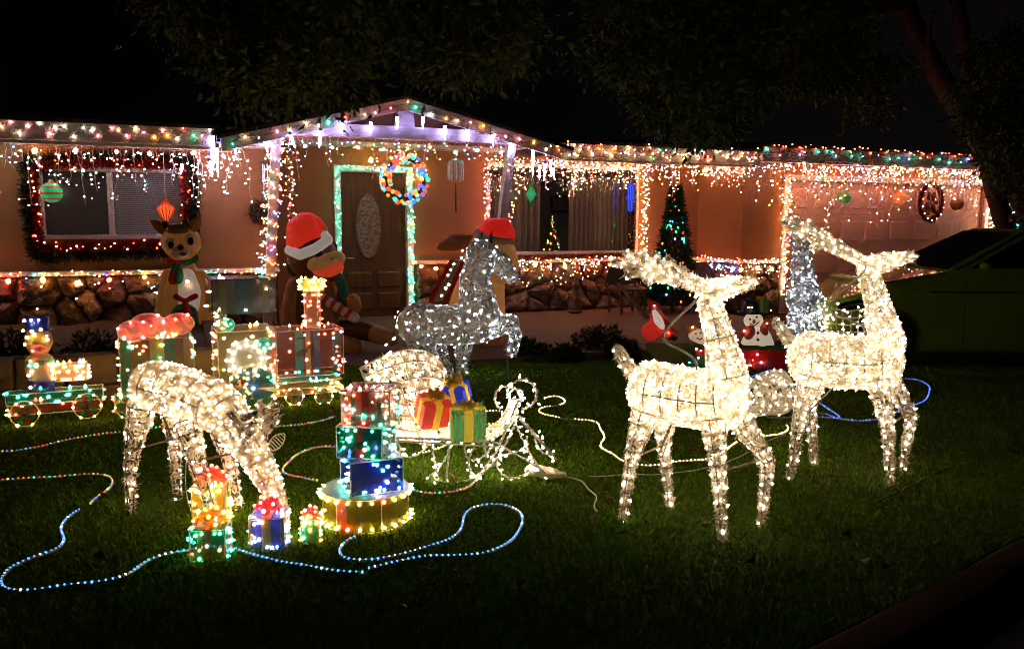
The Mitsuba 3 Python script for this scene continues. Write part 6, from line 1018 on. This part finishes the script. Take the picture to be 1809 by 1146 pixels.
# ================================================================== TREES ABOVE AND AROUND
def foliage(key, regions, seed, col, per=150, ln=.10, part_='crown'):
    """Leaf sprays that droop from twigs: each region = (corner px x0, y0, x1, y1, depth from, depth to, sprays, droop edge fn)."""
    g = np.random.default_rng(seed); P, A, tw_ = [], [], []
    for (x0, y0, x1, y1, d0, d1, n, edge) in regions:
        k = 0
        while k < n:
            x, y, Y = g.uniform(x0, x1), y0 + (y1 - y0) * g.random() ** .8, g.uniform(d0, d1)
            if y > edge(x): k += .3; continue
            c = pt(x, y, Y); k += 1; rr = g.uniform(.14, .34); m = int(per * g.uniform(.5, 1.3)); off = g.normal(0, 1, (m, 3)) * np.array([rr, rr, rr * .6]) * .6; P.append(c + off); A.append(unit(off) * .8 + np.array([0, 0, -.45]) + g.normal(0, .5, (m, 3))); s0_ = c + [g.normal(0, .15), g.normal(0, .15), rr]; tw_ += [np.stack([s0_, (s0_ + q) / 2 + g.normal(0, .03, 3), q]) for q in (c + off)[:5]]
    P, A = np.vstack(P), np.vstack(A); n = len(P); L_ = ln * g.uniform(.55, 1.25, n); add(key + '__' + part_, leaf_mesh(P, A, L_, L_ * g.uniform(.32, .5, n), g), 'm_leaf', color=np.repeat(np.array([col]) * g.uniform(.45, 1.6, (n, 1)) * (np.array([[1, 1, 1]]) + (g.random((n, 1)) < .12) * np.array([[.8, .15, -.1]])), 5, 0)); add(key + '__twigs', tubes(np.array(tw_), .004, 3), 'm_bark', kind='stuff')
lerp = lambda xs, ys: (lambda x: float(np.interp(x, xs, ys)) + 9 * math.sin(x * .09) + 6 * math.sin(x * .23))
t1 = thing('shade_tree', 'dark leafy tree whose limbs hang over the left half of the roof', 'tree')
def limb(key, pts, r): p = smooth_path(np.array(pts), 24); add(key + '__limb', tubes(p, np.linspace(r[0], r[1], 24), 9), 'm_bark', smooth=60)
add(t1 + '__trunk', tubes(smooth_path(np.array([(-6.6, 6.0, -.1), (-6.5, 6.0, 1.6), (-6.2, 6.1, 3.4), (-5.9, 6.3, 5.0)]), 20), np.linspace(.30, .2, 20), 12), 'm_bark', smooth=60)
limb(t1, [(-5.95, 6.3, 4.7), (-4.6, 6.6, 5.4), (-3.2, 7.0, 5.6), (-2.2, 7.2, 5.0)], (.15, .03)); limb(t1, [(-5.9, 6.3, 5.0), (-4, 7.2, 6.2), (-1.5, 7.6, 6.4), (-.6, 7.8, 5.3)], (.15, .03)); limb(t1, [(-3.2, 7.0, 5.6), (-2.7, 7.1, 4.6), (-2.4, 7.1, 3.9)], (.06, .015)); limb(t1, [(-1.5, 7.6, 6.4), (-.9, 7.8, 4.9), (-.7, 7.8, 4.1)], (.06, .015))
foliage(t1, [(270, -160, 632, 222, 6.2, 8.2, 120, lerp([270, 330, 400, 440, 560, 600, 632], [-20, 40, 110, 172, 166, 115, -20])), (640, -160, 925, 200, 6.8, 8.6, 90, lerp([640, 700, 760, 860, 905, 925], [-60, 70, 140, 138, 95, -40]))], 801, (.058, .078, .014))
t2 = thing('shade_tree', 'dark leafy tree with two leaning trunks at the right end of the garage', 'tree')
tb = hw(12.6, .4, -.2); pA = [tb, pt(1735, 250, 15.2), pt(1680, 170, 15.0), pt(1630, 80, 14.6), pt(1592, -10, 14.2), pt(1560, -160, 13.8)]; pB = [tb + [.35, -.1, 0], pt(1738, 260, 14.9), pt(1722, 180, 14.7), pt(1705, 80, 14.4), pt(1690, -10, 14.2), pt(1672, -160, 14)]
for p, r in ((pA, (.30, .13)), (pB, (.22, .09))): add(t2 + '__trunk', tubes(smooth_path(np.array(p), 30), np.linspace(*r, 30), 12), 'm_bark', smooth=60)
limb(t2, [pt(1660, 135, 14.8), pt(1640, 70, 14.4), pt(1650, 20, 14.2)], (.07, .03)); limb(t2, [pt(1600, 10, 14.3), pt(1450, 20, 12.5), pt(1300, 60, 10.8), pt(1200, 140, 10.2)], (.11, .025)); limb(t2, [pt(1590, -20, 14.2), pt(1400, -60, 12.0), pt(1200, 20, 10.2), pt(1100, 90, 9.8)], (.12, .03))
foliage(t2, [(1040, -140, 1350, 290, 9.2, 11.2, 150, lerp([1040, 1060, 1120, 1180, 1260, 1320, 1350], [40, 105, 150, 235, 243, 228, 160])), (1350, -140, 1570, 240, 11.0, 14.0, 85, lerp([1350, 1420, 1500, 1600, 1700], [130, 155, 185, 200, 230])), (1730, 60, 1870, 430, 12.0, 14.0, 95, lerp([1730, 1755, 1785, 1870], [225, 270, 320, 420])), (1700, 150, 1830, 345, 11.5, 13.0, 50, lerp([1700, 1730, 1760, 1830], [195, 225, 285, 330]))], 802, (.05, .075, .017), ln=.13)
n = 26; Pn = np.array([pt(x, y, 12.5 + d) for x, y, d in zip(rng.uniform(1732, 1792, n), rng.uniform(240, 264, n), rng.uniform(-.3, .3, n))]); lt = thing('string_lights', 'bunch of cool white lights caught in the tree at the right edge', 'string lights'); add(lt + '__wire', tubes(Pn[np.argsort(Pn[:, 0])], .004, 4), 'm_wire_dark'); bulbs(lt, Pn, [0, 0, 1], .014, {'cool': 3, 'white': 1}, 8, rng)
